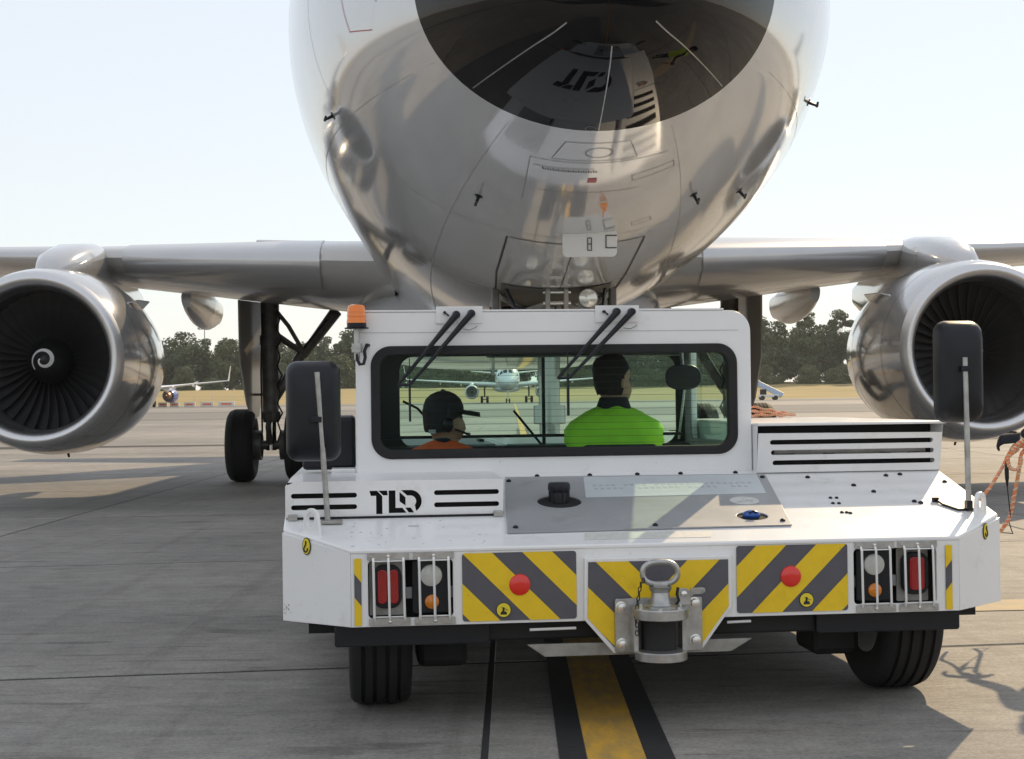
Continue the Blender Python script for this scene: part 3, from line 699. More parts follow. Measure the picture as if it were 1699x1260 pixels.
A1, fo1 = airliner('airliner', (.714 - .036 * 6.7, 6.7, 0), math.atan(.036), 'airpaint', 'nacelle', True)
tag(A1, 'silver grey twin jet airliner with black nose looming over the white tug', 'airplane')

# ---- details on the nose skin of the near airliner
b = MB()
seam(b, [(0.05, 2.62), (-.40, 2.58), (-.44, 3.6), (-.42, 4.95)], .014)
seam(b, [(0.05, 2.62), (.46, 2.66), (.46, 3.6), (.45, 4.95)], .014)
seam(b, [(.02, 2.62), (.02, 4.7)], .006)
b.obj('nose_gear_door_gap', 'seam', fo1, 0)
b = MB()
M['fineseam'] = mat('fine panel line', (.20, .195, .19), .6)
for loop in ([(-.15, .95), (.18, .95), (.24, 1.17), (-.21, 1.17), (-.15, .95)], [(-.30, 1.29), (.02, 1.28)], [(.24, 1.42), (.46, 1.36), (.47, 1.44), (.25, 1.50), (.24, 1.42)],
             [(-.26, 1.62), (.30, 1.62)], [(-.32, 1.2), (.40, 1.2)], [(-.32, 1.2), (-.34, 1.8)], [(.33, 2.25), (.44, 2.22), (.45, 2.29), (.34, 2.32), (.33, 2.25)]):
    b = MB(); seam(b, loop, .0045); b.obj('panel_line', 'fineseam', fo1, 0)
b = MB(); b2 = MB()
for k in range(17):
    t0, t1 = 2 * math.pi * k / 16, 2 * math.pi * (k + 1) / 16
    seam(b, [(.03 + .07 * math.cos(t0), 1.07 + .06 * math.sin(t0)), (.03 + .07 * math.cos(t1), 1.07 + .06 * math.sin(t1))], .005, n=2)
    seam(b2, [(-.04 + .025 * math.cos(t0), .78 + .025 * math.sin(t0)), (-.04 + .025 * math.cos(t1), .78 + .025 * math.sin(t1))], .004, n=2)
b.obj('panel_line', 'fineseam', fo1, 0); b2.obj('panel_line', 'fineseam', fo1, 0)
b = MB()       # dark lettering strip too small to read
for k in range(22): seam(b, [(-.25 + k * .0135, 1.30 + .010 * (k % 2)), (-.243 + k * .0135, 1.33)], .006, n=1)
b.obj('stencil_text', 'seam', fo1, 0)
surf_patch(1.41, 1.47, th_at(1.44, -.0), th_at(1.44, .05), .002, 2, 2).obj('stencil_mark', 'redmark', fo1, 0)
# long skin joints running aft
b = MB()
for tdeg in (-118, -66, -150, -30):
    P = [fusn(x, R(tdeg), .0012) for x in np.linspace(.9, 9, 30)]; Q = [fusn(x, R(tdeg) + .0022, .0012) for x in np.linspace(.9, 9, 30)]
    vs = [v for pq in zip(P, Q) for v in pq]; b.add(vs, [(2 * i, 2 * i + 1, 2 * i + 3, 2 * i + 2) for i in range(29)])
for xx in (2.45, 4.4, 7.2):
    P = [fusn(xx, t, .0012) for t in np.linspace(0, 2 * math.pi, 97)]; Q = [fusn(xx + .004, t, .0012) for t in np.linspace(0, 2 * math.pi, 97)]
    vs = [v for pq in zip(P, Q) for v in pq]; b.add(vs, [(2 * i, 2 * i + 1, 2 * i + 3, 2 * i + 2) for i in range(96)])
b.obj('skin_joint', 'dullsteel', fo1, 0)
# pale lightning strips on the radome
b = MB()
for tdeg in (-90, -45, -135, 0, 180):
    P = [fusn(x, R(tdeg), .002) for x in np.linspace(.12, .80, 14)]; Q = [fusn(x, R(tdeg) + .006 / max(.2, fW(math.sqrt(x))), .002) for x in np.linspace(.12, .80, 14)]
    vs = [v for pq in zip(P, Q) for v in pq]; b.add(vs, [(2 * i, 2 * i + 1, 2 * i + 3, 2 * i + 2) for i in range(13)])
rad1 = [c for c in A1.children if c.name.startswith('radome')][0]
b.obj('lightning_strip', 'steel', rad1, 0)
# red outlined service marking high on the left cheek
t_ = lambda x, z: math.pi - math.asin(max(-1, min(1, (z - TIPZ - fC(math.sqrt(x))) / ((fT(math.sqrt(x)) - fC(math.sqrt(x))) if z - TIPZ > fC(math.sqrt(x)) else (fC(math.sqrt(x)) - fB(math.sqrt(x)))))))
b = MB(); pts = [(1.75, 3.75), (1.62, 3.36), (1.33, 3.30), (1.22, 3.42), (1.30, 3.75)]
L = []
for k in range(len(pts) - 1):
    for i in range(8): q = i / 8; L.append((pts[k][0] * (1 - q) + pts[k + 1][0] * q, pts[k][1] * (1 - q) + pts[k + 1][1] * q))
P = [fusn(x, t_(x, z), .002) for x, z in L]; Q = [fusn(x + .004, t_(x, z) + .006, .002) for x, z in L]
vs = [v for pq in zip(P, Q) for v in pq]; b.add(vs, [(2 * i, 2 * i + 1, 2 * i + 3, 2 * i + 2) for i in range(len(L) - 1)])
b.obj('service_marking', 'redmark', fo1, 0)
# probes
def probe(x, a, dirv=None, th=None):
    t = th_at(x, a) if th is None else th
    p = fusn(x, t, 0); n = (fusn(x, t, .1) - p).normalized(); fwd = Vector((0, -1, 0)); fwd = (fwd - n * fwd.dot(n)).normalized()
    b = MB(); e = p + n * .055 + fwd * .006
    b.tube([p - n * .01, p + n * .035, e], [.012, .009, .008], 8); b.rod(e - fwd * .012, e + fwd * .07, .010, .007, 8)
    b.rod(p - n * .004, p + n * .003, .024, n=14)
    b.obj('pitot_probe', 'blackplastic', fo1, 40)
probe(1.97, -.58); probe(2.09, .68); probe(2.73, 1.07)
probe(2.66, 0, th=math.pi + .47); probe(2.66, 0, th=-.42)
# open ground-power panel door, white, hanging under the belly
pc = fusn(2.40, th_at(2.40, .09), .05)
pm = Matrix.Translation(pc) @ Matrix.Rotation(R(8), 4, 'X') @ MV(0)
pd = plate('service_panel', [rrect(-.165, .165, -.085, .085, .03)], .02, pm, 'white', fo1, .003)
pm2 = Matrix.Translation(pc + Vector((0, -.0135, 0))) @ Matrix.Rotation(R(8), 4, 'X') @ MV(0)
plate('latch', [rrect(-.015, .012, -.05, .03, .003), rrect(-.010, .007, -.045, -.012, .001), rrect(-.010, .007, -.006, .025, .001)], .003, pm2, 'seam', pd)
plate('hinge', [[(.095, .045), (.163, .045), (.163, .039), (.101, .039), (.101, -.029), (.163, -.029), (.163, -.035), (.095, -.035)]], .003, pm2, 'seam', pd)
plate('panel_stencil', [rrect(-.018, .016, .058, .066, .001)], .002, pm2, 'stickerline', pd)
MB().tube([pc + Vector((-.16, .02, .08)), pc + Vector((-.16, .05, .12))], .008, 6).tube([pc + Vector((.1, .02, .08)), pc + Vector((.1, .05, .12))], .008, 6).obj('door_hinge', 'seam', pd, 0)
b = MB(); p0 = fusn(1.80, th_at(1.80, .12), .0)
st = plate('streamer', [[(-.022, .0), (.024, .004), (.014, -.045), (.004, -.05), (.002, -.085), (-.004, -.085), (-.006, -.045), (-.016, -.03)]], .004, Matrix.Translation(p0 + Vector((0, -.012, -.004))) @ MV(0), 'amberlens', None)
st.name = 'warning_flag'; st.parent = fo1

# ---- far airliners
A2, _ = airliner('airliner', (-.6 + 0, 236, 0), R(1), 'farpaint', 'farpaint', False)
tag(A2, 'distant pale airliner facing the tug, seen through the cab windows', 'airplane')
A3, _ = airliner('airliner', (-62.5, 263, 0), R(180), 'farpaint', 'bluenacelle', False)
tag(A3, 'distant white airliner seen from behind with blue engine and upturned wingtip', 'airplane')

# barriers near the far airliner
for i, (x, y, s) in enumerate([(-53.5, 250, 1), (-56, 250, .8), (-58.2, 251, .8), (-50.6, 250, 1.2), (-47.6, 251, 1.5)]):
    t = empty('apron_barrier', (x, y, 0)); 
    MB().box(-.9 * s, .9 * s, -.25, .25, 0, .75).obj('block', 'barrierwhite', t, 0, .04)
    MB().box(-.6 * s, .6 * s, -.262, .262, .25, .5).obj('stripe', 'vestorange', t, 0)
    MB().rod((.7 * s, 0, .7), (.7 * s, 0, 2.0), .04, n=6).obj('post', 'barrierwhite', t)
    tag(t, 'small white and orange apron barrier with thin post beside the distant airliner', 'barrier', 'barriers by the distant airliner')

# ================================================================== THE TUG   (local u right, v away from camera, z up)
T = empty('aircraft_tug', (.61, 6.17, 0), R(6.0))
tag(T, 'white aircraft tug with glazed cab and yellow grey warning stripes on its tail', 'tug')
SL = .24
def dz(v): return .735 + SL * v
DM = Matrix(((1, 0, 0, 0), (0, 1 / math.sqrt(1 + SL * SL), -SL / math.sqrt(1 + SL * SL), 0), (0, SL / math.sqrt(1 + SL * SL), 1 / math.sqrt(1 + SL * SL), .735), (0, 0, 0, 1)))
KS = math.sqrt(1 + SL * SL)
def deckplate(name, loops, th, m, parent, off, bev=0):
    """plate lying on the sloped deck; loops in (u, v)"""
    lp = [[(x, y * KS) for x, y in l] for l in loops]
    return plate(name, lp, th, DM @ Matrix.Translation((0, 0, off)), m, parent, bev)

# --- body: side walls, sloped deck, rear plate with lamp openings
foot = [(-1.27, .045), (1.255, .045), (1.545, .285), (1.545, 4.1), (1.2, 4.4), (-1.2, 4.4), (-1.545, 4.1), (-1.545, .285)]
top = lambda v: dz(min(v, 1.0)) if v < 2.6 else .975 - (v - 2.6) * .03
b = MB()
n = len(foot)
lo = [(u, v, .43) for u, v in foot]; hi = [(u, v, top(v) - .006) for u, v in foot]
b.add(lo + hi, [(i, (i + 1) % n, (i + 1) % n + n, i + n) for i in range(1, n)])
b.add([(u, v, .43) for u, v in foot], [tuple(range(n))])
body = b.obj('body', 'tugwhite', T, 30)
# inner rear wall behind the lamp openings
MB().box(-1.26, 1.245, .14, .15, .44, .735).obj('lamp_recess', 'darkhole', body, 0)
# deck skin
b = MB()
dk = [(-1.27, 0), (1.255, 0), (1.55, .28), (1.55, 1.0), (-1.55, 1.0), (-1.55, .28)]
b.loft([[(u, v, dz(v) - .018) for u, v in dk], [(u, v, dz(v)) for u, v in dk]])
b.obj('rear_deck', 'tugwhite', T, 30, .006)
b = MB(); fd = [(-1.55, 1.003), (1.55, 1.003), (1.55, 4.1), (1.2, 4.4), (-1.2, 4.4), (-1.55, 4.1)]
b.loft([[(u, v, top(max(v, 1.0)) - .03) for u, v in fd], [(u, v, top(max(v, 1.0))) for u, v in fd]]); b.obj('front_deck', 'tugwhite', T, 30, .006)
rear = [[(-1.27, .425), (1.255, .425), (1.255, .722), (-1.27, .722)], rrect(-1.203, -.862, .458, .69, .018), rrect(.803, 1.158, .462, .692, .018)]
rp = plate('rear_panel', rear, .018, MV(.012), 'tugwhite', T, .003)
for sg, (u0, v0, u1, v1) in ((-1, (-1.27, .012, -1.55, .28)), (1, (1.255, .012, 1.55, .28))):
    d = Vector((u1 - u0, v1 - v0, 0)); L_ = d.length; d.normalize()
    nn = Vector((d.y, -d.x, 0)) if sg > 0 else Vector((-d.y, d.x, 0))
    MX = Matrix(((d.x, 0, nn.x, u0), (d.y, 0, nn.y, v0), (0, 1, 0, 0), (0, 0, 0, 1)))
    cp = plate('corner_panel', [[(0, .425), (L_, .425 - .004), (L_, dz(.28) - .016), (0, .722)]], .016, MX, 'tugwhite', T, .003)
    # hook decal
    MXo = MX @ Matrix.Translation((0, 0, .011))
    cx = L_ * .62
    dcl = plate('hook_decal', [circle(cx, .738, .024, 28, .036)], .002, MXo, 'decalblack', cp)
    plate('decal_face', [circle(cx, .738, .020, 28, .032)], .002, MXo @ Matrix.Translation((0, 0, .0015)), 'decalyellow', dcl)
    hk = [(cx + .002 + .010 * math.cos(t), .727 + .012 * math.sin(t), .0035) for t in np.linspace(R(-200), R(60), 14)] + [(cx + .001, .748, .0035), (cx + .001, .760, .0035)]
    hb = MB().tube(hk, .0032, 6); me = hb.mesh('hook_symbol'); me.transform(MXo); link('hook_symbol', me, 'decalblack', dcl, 0)
    # rust chips along the lower corner
    if sg < 0:
        M['rust'] = mat('rust', (.10, .045, .02), .9)
        rb = MB()
        for k in range(14):
            x = L_ - .012 - abs(random.gauss(0, .05)) * .7; z = .455 + random.uniform(-.006, .02) + (.012 if k < 4 else 0)
            w_ = random.uniform(.003, .012); rb.add([(x, z, .0095), (x + w_ * .7, z + .002, .0095), (x + w_ * .6, z + w_ * .5, .0095), (x + .001, z + w_ * .4, .0095)], [(0, 1, 2, 3)])
        me = rb.mesh('rust_chip'); me.transform(MX); link('rust_chip', me, 'rust', cp, 0)

def stripes(name, hull, width, slope, phase, parent, v, m1='yellow', m0='stripegrey', lo=-5, hi=8):
    """grey film plate with yellow diagonal bands, each cut to the outline"""
    base = plate(name, [hull], .002, MV(v), m0, parent)
    for k in range(lo, hi):
        o = phase + k * 2 * width
        x0 = min(p[0] for p in hull); big = 2.
        q = [(o - slope * big, -big), (o + width - slope * big, -big), (o + width + slope * big, big), (o + slope * big, big)]
        q = [(x + x0, y + .57) for x, y in q]
        c = clip_convex(q, hull)
        if len(c) > 2: plate('yellow_band', [c], .002, MV(v - .0016), 'yellow', base, smooth=0)
    return base
w_ = .098 * 1.41
stripes('warning_panel', rrect(-.825, -.360, .437, .712, .012), .122, -1., .142, rp, .0005)
stripes('warning_panel', rrect(.305, .775, .440, .716, .012), .127, 1., -.062, rp, .0005)
for (x, z) in ((-.592, .58), (.533, .586)):
    b = MB().lathe([(-.012, .008), (-.011, .03), (-.006, .042), (0, .044)], 28, 'y', cap=True, o=(x, -.001, z)); b.obj('red_reflector', 'redreflector', rp, 40)
for (x, z) in ((-.659, .480), (.598, .488)):
    d0 = plate('round_decal', [circle(x, z, .031)], .0015, MV(-.0035), 'decalblack', rp); plate('decal_face', [circle(x, z, .028)], .0015, MV(-.0045), 'decalyellow', d0)
    plate('decal_symbol', [[(x - .014, z - .018), (x + .014, z - .018), (x + .010, z - .004), (x + .003, z - .007), (x + .004, z + .010), (x - .003, z + .012), (x - .006, z - .004), (x - .011, z - .007)],
                           [(x - .010, z + .010), (x + .018, z - .002), (x + .019, z), (x - .009, z + .012)]], .0012, MV(-.0055), 'decalblack', d0)
# narrow marker strips at the corners
for x0, x1, mir in ((-1.258, -1.230, -1), (1.196, 1.224, 1)):
    hull = [(x0, .432), (x1, .432), (x1, .70), (x0, .70)]
    base = plate('marker_strip', [rrect(x0, x1, .432, .70, .008)], .002, MV(.0005), 'stripegrey', rp)
    for za, zb in ((.432, .528), (.622, .70)):
        sk = .018 * (1 if mir > 0 else -1)
        top_ = zb == .70
        q = [(x0, za - (sk if top_ else 0)), (x1, za + (sk if top_ else 0)), (x1, zb + (0 if top_ else sk)), (x0, zb - (0 if top_ else sk))]
        plate('yellow_band', [clip_convex(q, hull)], .002, MV(-.0011), 'yellow', base, smooth=0)

# --- lamps and guards
def lamps(cred, cbox, sg):
    # red stop lamp on a steel bracket
    br = plate('lamp_bracket', [rrect(cred - .075, cred + .062, .462, .686, .006)], .006, MV(.075), 'dullsteel', rp)
    hl = plate('lamp_housing', [rrect(cred - .060, cred + .056, .492, .668, .045)], .03, MV(.055), 'blackplastic', br, .004)
    for dx in ((-.023, .023) if sg < 0 else (0.,)):
        w2 = .019 if sg < 0 else .032
        plate('red_lens', [rrect(cred + dx - w2, cred + dx + w2, .512, .650, .017)], .014, MV(.036), 'redlens', br, .003)
    bx = plate('lamp_box', [rrect(cbox - .077, cbox + .072, .470, .684, .012)], .04, MV(.06), 'blackplastic', rp, .003)
    MB().lathe([(.026, .004), (.027, .03), (.033, .043), (.045, .046)], 30, 'y', cap=True, o=(cbox, 0, .622)).obj('reversing_lens', 'clearlens', bx, 40)
    MB().lathe([(.026, .004), (.028, .02), (.034, .028), (.045, .030)], 26, 'y', cap=True, o=(cbox + .002, 0, .515)).obj('amber_lens', 'amberlens', bx, 40)
    for dx in (-.09, .085): MB().box(cbox + dx - .012, cbox + dx + .012, .05, .06, .53, .575).obj('lamp_clip', 'interiorlight', bx, 0)
lamps(-1.123, -.948, -1); lamps(1.085, .902, 1)
def guard(x0, x1):
    g = plate('lamp_guard', [rrect(x0, x1, .692, .722, .004)], .004, MV(-.004), 'steel', rp, .001)
    plate('guard_foot', [rrect(x0 + .004, x1 + .004, .430, .460, .004)], .004, MV(-.004), 'steel', g, .001)
    w2 = (x1 - x0)
    for k in (.14, .5, .86):
        x = x0 + w2 * k; MB().tube([(x, -.008, .70), (x, -.022, .688), (x + .003, -.022, .466), (x + .004, -.008, .452)], .0052, 8).obj('guard_rod', 'white', g, 40)
    for zz in (.689, .466): MB().tube([(x0 + .02, -.014, zz), (x1 - .02, -.014, zz)], .003, 6).obj('guard_bar', 'white', g, 40)
    for (x, z, rr) in ((x0 + w2 * .5, .707, .009), (x0 + w2 * .53, .445, .009), (x0 + .016, .707, .0045), (x1 - .012, .445, .0045)):
        MB().lathe([(-.006, .002), (-.005, rr * .7), (0, rr)], 14, 'y', cap=True, o=(x, -.006, z)).obj('bolt', 'brightsteel', g, 40)
guard(-1.205, -1.038); guard(-1.022, -.858); guard(.806, .974); guard(.990, 1.158)

# --- hitch
hp = [(-.328, .682), (.276, .680), (.276, .470), (.155, .306), (-.215, .296), (-.334, .435)]
hm = plate('hitch_panel', [hp], .03, MV(-.012), 'tugwhite', T, .004)
inner = [(-.315, .668), (.263, .666), (.263, .476), (.150, .325), (-.208, .315), (-.320, .441)]
left = clip_convex(inner, [(-.4, .2), (-.028, .2), (-.028, .8), (-.4, .8)]); right = clip_convex(inner, [(-.028, .2), (.4, .2), (.4, .8), (-.028, .8)])
# chevrons: bands lean towards the middle
for hull, sl in ((left, -1.), (right, 1.)):
    base = plate('warning_panel', [hull], .002, MV(-.0290), 'stripegrey', hm)
    for k in range(-5, 7):
        o = -.028 + (.025 + k * .268) * (-1 if sl < 0 else 1); wq = .134 * (-1 if sl < 0 else 1)
        q = [(o - sl * 2, -1.43), (o + wq - sl * 2, -1.43), (o + wq + sl * 2, 2.57), (o + sl * 2, 2.57)]
        c = clip_convex(q, hull)
        if len(c) > 2: plate('yellow_band', [c], .002, MV(-.0306), 'yellow', base, smooth=0)
hx, hv = -.046, -.155
fl = plate('hitch_flange', [rrect(-.212, .146, .302, .520, .008)], .024, MV(-.046), 'steel', hm, .003)
for (x, z) in ((-.188, .486), (-.186, .338), (.114, .496), (.116, .346)):
    MB().lathe([(-.085, .006), (-.083, .017), (-.060, .019), (-.0595, .024), (-.057, .024)], 18, 'y', cap=True, o=(x, 0, z)).obj('bolt', 'brightsteel', fl, 30)
MB().lathe([(.452, .02), (.452, .105), (.456, .112), (.492, .112), (.496, .108), (.496, .02)], 48, 'z', cap=True, o=(hx, hv, 0)).obj('upper_ring', 'steel', hm, 40)
MB().lathe([(.288, .02), (.288, .096), (.292, .104), (.322, .104), (.326, .100), (.326, .02)], 48, 'z', cap=True, o=(hx, hv, 0)).obj('lower_ring', 'steel', hm, 40)
MB().lathe([(.325, .07), (.453, .07)], 40, 'z', o=(hx, hv + .035, 0)).obj('hitch_core', 'blacksteel', hm, 40)
MB().rod((hx, hv, .33), (hx, hv, .46), .030, n=20).obj('pin_shaft', 'dullsteel', hm)
for sg in (-1, 1): MB().box(hx + sg * .098 - .010, hx + sg * .098 + .010, -.15, -.055, .315, .46).obj('hitch_cheek', 'steel', hm, 0, .003)
pin = MB().lathe([(.495, .044), (.505, .047), (.512, .041), (.556, .036), (.566, .043), (.578, .046), (.580, .02)], 28, 'z', cap=True, o=(hx, hv, 0)).obj('hitch_pin', 'steel', hm, 40)
ringp = [(hx + .071 * math.copysign(abs(math.cos(t)) ** .75, math.cos(t)), hv, .632 + .044 * math.copysign(abs(math.sin(t)) ** .85, math.sin(t))) for t in np.linspace(0, 2 * math.pi, 41)]
MB().tube(ringp, .0115, 10).obj('pin_handle', 'steel', pin, 50)
MB().box(hx - .03, hx + .03, hv - .012, hv + .012, .576, .590).obj('handle_neck', 'steel', pin, 0, .004)
MB().rod((hx, hv, .492), (hx, hv, .503), .062, n=28).obj('pin_collar', 'steel', pin)
for k in range(6):
    t = k * math.pi / 3 + .3; MB().rod((hx + .088 * math.cos(t), hv + .088 * math.sin(t), .494), (hx + .088 * math.cos(t), hv + .088 * math.sin(t), .503), .009, n=10).obj('bolt', 'brightsteel', hm)
# latch
lt = plate('latch_plate', [[(.030, .500), (.082, .500), (.082, .552), (.066, .566), (.036, .566)]], .012, MV(-.13), 'steel', hm, .002)
plate('latch_lever', [[(.083, .530), (.098, .540), (.130, .541), (.143, .549), (.141, .563), (.130, .567), (.083, .565)]], .012, MV(-.128), 'steel', lt, .002)
MB().lathe([(-.150, .004), (-.146, .012), (-.136, .013)], 14, 'y', cap=True, o=(.053, 0, .545)).obj('bolt', 'brightsteel', lt, 30)
MB().tube([(.028, -.145, .572), (.022, -.150, .545), (.030, -.150, .520), (.018, -.15, .503)], .006, 6).obj('latch_spring', 'blacksteel', lt, 40)
# chain: separate links, alternate turned
ch = [(-.118, .606), (-.128, .590), (-.133, .572), (-.136, .554), (-.139, .536), (-.142, .518), (-.145, .500), (-.147, .482), (-.149, .464), (-.150, .447)]
lk = [(.0065 * math.cos(t), 0, .0105 * math.sin(t)) for t in np.linspace(0, 2 * math.pi, 13)]
lme = MB().tube(lk, .0022, 6).mesh('chain_link'); lme.materials.append(M['blacksteel'])
for k, (x, z) in enumerate(ch):
    o = link('chain_link', lme, None, hm, 50); o.location = (x, hv - .02, z); o.rotation_euler = (0, R(12), (k % 2) * R(80) + R(20))
for k in range(3):
    o = link('chain_link', lme, None, hm, 50); o.location = (-.146 + .006 * (k % 2), hv - .02, .432 - k * .017); o.rotation_euler = (0, R(-10), (k % 2) * R(80))
# plate and bars behind the hitch
plate('tow_beam', [[(-.562, .330), (.380, .330), (.288, .278), (-.488, .278)]], .02, MV(.05), 'dullsteel', T, .002)
MB().rod((-.55, .03, .392), (-.36, .03, .394), .006).rod((.27, .03, .400), (.37, .03, .402), .006).obj('brake_line', 'white', T)

# --- underbody
for u0, u1 in ((-1.34, -.71), (.663, 1.285)):
    plate('mud_flap_bar', [rrect(u0, u1, .335, .424, .012)], .03, MV(.09), 'blackplastic', T, .004)
MB().box(-1.45, 1.45, .30, 3.9, .36, .43).obj('chassis', 'blacksteel', T, 0)
MB().box(-.72, .67, .10, .20, .34, .425).obj('cross_member', 'blacksteel', T, 0, .01)
for v0 in (.62, 3.35):
    ax = MB().rod((-1.05, v0, .40), (1.05, v0, .40), .085).obj('axle', 'blacksteel', T)
    for u0 in (-.88, .88): MB().box(u0 - .11, u0 + .11, v0 - .14, v0 + .14, .17, .36).obj('axle_mount', 'blacksteel', ax, 0, .03)
    MB().ball((0, v0, .38), .2, 16, (1.2, .8, .8)).obj('differential', 'blacksteel', ax, 50)
WR = .385
for u0 in (-1.150, 1.165):
    for v0 in (.62, 3.35):
        pr_ = [(-.09, .20), (-.12, .235), (-.135, .30), (-.13, .355), (-.115, .373)]
        gr = []
        for g_ in (-.075, -.026, .026, .075): gr += [(g_ - .009, .385), (g_ - .007, .370), (g_ + .007, .370), (g_ + .009, .385)]
        prof = pr_ + gr + [(-a, r) for a, r in reversed(pr_)]
        wt_ = MB().lathe(prof, 64, 'x', o=(u0, v0, WR)).obj('wheel', 'rubber', T, 40)
        MB().lathe([(-.13, .03), (-.06, .12), (-.10, .2), (-.115, .225), (.115, .225), (.10, .2), (.06, .12), (.13, .03)], 32, 'x', cap=True, o=(u0, v0, WR)).obj('rim', 'white', wt_, 40)

# --- deck hatch and its fittings
hf = [(-.625, .150), (.592, .172), (.680, .905), (-.555, .925)]
circ_f = circle(-.353, .541, .098, 36, .088); circ_b = circle(.451, .29, .068, 32, .055)
ht = deckplate('deck_hatch', [hf, circ_f, circ_b], .008, 'hatchgrey', T, .006, .002)
deckplate('filler_well', [circle(-.353, .541, .097, 36, .087)], .002, 'darkhole', ht, .0022)
deckplate('oval_well', [circle(.451, .29, .067, 32, .054)], .002, 'darkhole', ht, .0022)
zf = dz(.56)
cap = MB().lathe([(0, .040), (.045, .042), (.05, .040), (.052, .046), (.060, .050), (.082, .050), (.092, .044), (.094, .004)], 32, 'z', cap=True, o=(-.350, .565, zf - .004)).obj('filler_cap', 'blackplastic', ht, 35)
for k in range(10):
    t = 2 * math.pi * k / 10; MB().box(-.350 + .043 * math.cos(t) - .004, -.350 + .043 * math.cos(t) + .004, .565 + .043 * math.sin(t) - .004, .565 + .043 * math.sin(t) + .004, zf, zf + .05).obj('cap_rib', 'blackplastic', cap, 0)
MB().ball((.450, .295, dz(.295) + .012), .036, 16, (1.1, .9, .6)).obj('blue_cap', 'blueplastic', ht, 50)
MB().tube([(.432, .262, dz(.27) + .03), (.450, .272, dz(.27) + .037), (.468, .262, dz(.27) + .03)], .004, 6).obj('cap_grip', 'blackplastic', ht, 40)
deckplate('hatch_sticker', [[(-.190, .895), (.635, .890), (.600, .598), (-.227, .588)]], .001, 'film', ht, .0112)
b = []
for r_ in range(2):
    for k in range(26):
        if random.random() < .75: x = -.17 + k * .029; v0 = .70 + r_ * .05; b.append([(x, v0), (x + .018, v0), (x + .019, v0 + random.uniform(.012, .03)), (x + .001, v0 + random.uniform(.012, .03))])
deckplate('faded_print', b, .0006, 'stickerline', ht, .0121)['kind'] = 'stuff'
ov = deckplate('oval_label', [circle(.472, .498, .066, 36, .056)], .0012, 'film', ht, .0112)
deckplate('label_face', [circle(.472, .498, .060, 36, .050)], .001, 'fadedfilm', ov, .0124)
b = []
for k in range(12):
    x = .472 + random.uniform(-.045, .04); v0 = .498 + random.uniform(-.028, .022); b.append([(x, v0), (x + .012, v0 + .002), (x + .011, v0 + .009), (x - .001, v0 + .006)])
deckplate('label_print', b, .0006, 'stickerline', ov, .0134)
deckplate('faded_label', [[(-.302, .140), (.236, .142), (.214, .058), (-.316, .056)]], .001, 'fadedfilm', T, .0012)
bolt_me = MB().lathe([(.0, .012), (.006, .011), (.010, .005), (.011, .001)], 12, 'z', cap=True).mesh('bolt'); bolt_me.materials.append(M['blackplastic'])
for (u0, v0) in [(.873, .857), (1.257, .863), (1.331, .878), (1.500, .75), (1.243, .466), (1.265, .445), (.881, .542), (.909, .54), (.867, .464), (.894, .462), (.866, .337), (.887, .335), (.900, .325),
                 (-.545, .85), (.007, .19), (-.585, .2), (.565, .216), (.650, .84), (-.40, .955), (-.15, .955), (.077, .955), (.285, .955), (.551, .955), (1.05, .72), (1.11, .62)]:
    o = link('bolt', bolt_me, None, T, 40); s = .75 if (.86 < u0 < .91 and v0 < .6) else 1.; o.scale = (s, s, s)
    o.location = (u0, v0, dz(v0) + (.010 if -.63 < u0 < .66 and v0 < .93 else 0)); o.rotation_euler = (math.atan(SL), 0, 0)
# chips on the paint of the deck
b = []
for k in range(26):
    x, v0, s = random.uniform(-1.3, -.7), random.uniform(.03, .36), random.uniform(.003, .009); b.append([(x, v0), (x + s * 1.6, v0 + s * .3), (x + s, v0 + s), (x + s * .2, v0 + s * .8)])
b.append([(-1.03, .27), (-.985, .275), (-.985, .287), (-1.03, .285)])
deckplate('paint_chip', b, .0006, 'stickerline', T, .0008)

# --- raised left box with cut-out letters
def tld(x, z, h, w):
    """stencil letters as outlines; x,z lower-left; design box 260 x 118"""
    P = []
    P.append([(0, 118), (38, 118), (64, 90), (64, 0), (33, 0), (33, 92), (7, 92)])
    P.append([(44, 118), (88, 118), (92, 94), (68, 94)])
    P.append([(96, 118), (130, 118), (130, 30), (164, 30), (184, 4), (96, 4)])
    P.append([(150, 110), (180, 82), (180, 40), (150, 62)])
    c, r1, r0 = (204, 62), 57, 29
    arc = [(c[0] + r1 * math.cos(R(a)), c[1] + r1 * math.sin(R(a))) for a in range(90, -66, -10)]
    arci = [(c[0] + r0 * math.cos(R(a)), c[1] + r0 * math.sin(R(a))) for a in range(-40, 91, 10)]
    P.append([(158, 119)] + arc + arci + [(188, 91)])
    P.append([(178, 30), (206, 30), (222, 5), (196, 5)])
    return [[(x + p * w / 260, z + q * h / 118) for p, q in l] for l in P]
def slot(u0, u1, zc, hh=.0105): return rrect(u0, u1, zc - hh, zc + hh, hh * .98, 5)
gv = .40
gp = plate('grille_panel', [[(-1.546, .836), (-.616, .830), (-.614, .988), (-1.50, .990), (-1.546, .972)], slot(-1.522, -1.243, .929), slot(-1.522, -1.243, .880), slot(-.914, -.634, .933), slot(-.914, -.634, .881)] + tld(-1.190, .846, .100, .222),
           .006, MV(gv), 'tugwhite', T)
MB().box(-1.54, -.62, gv + .03, gv + .035, .84, .985).obj('grille_backing', 'darkhole', gp, 0)
b = MB(); bx_ = [(-1.546, .972), (-1.50, .990), (-.614, .988)]
b.add([(u, gv - .003, z) for u, z in bx_] + [(u, 1.0, z + .004) for u, z in bx_], [(0, 1, 4, 3), (1, 2, 5, 4)])
b.add([(-1.546, gv, .832), (-1.546, gv, .972), (-1.546, 1.0, .976), (-1.546, 1.0, .96)], [(0, 1, 2, 3)])
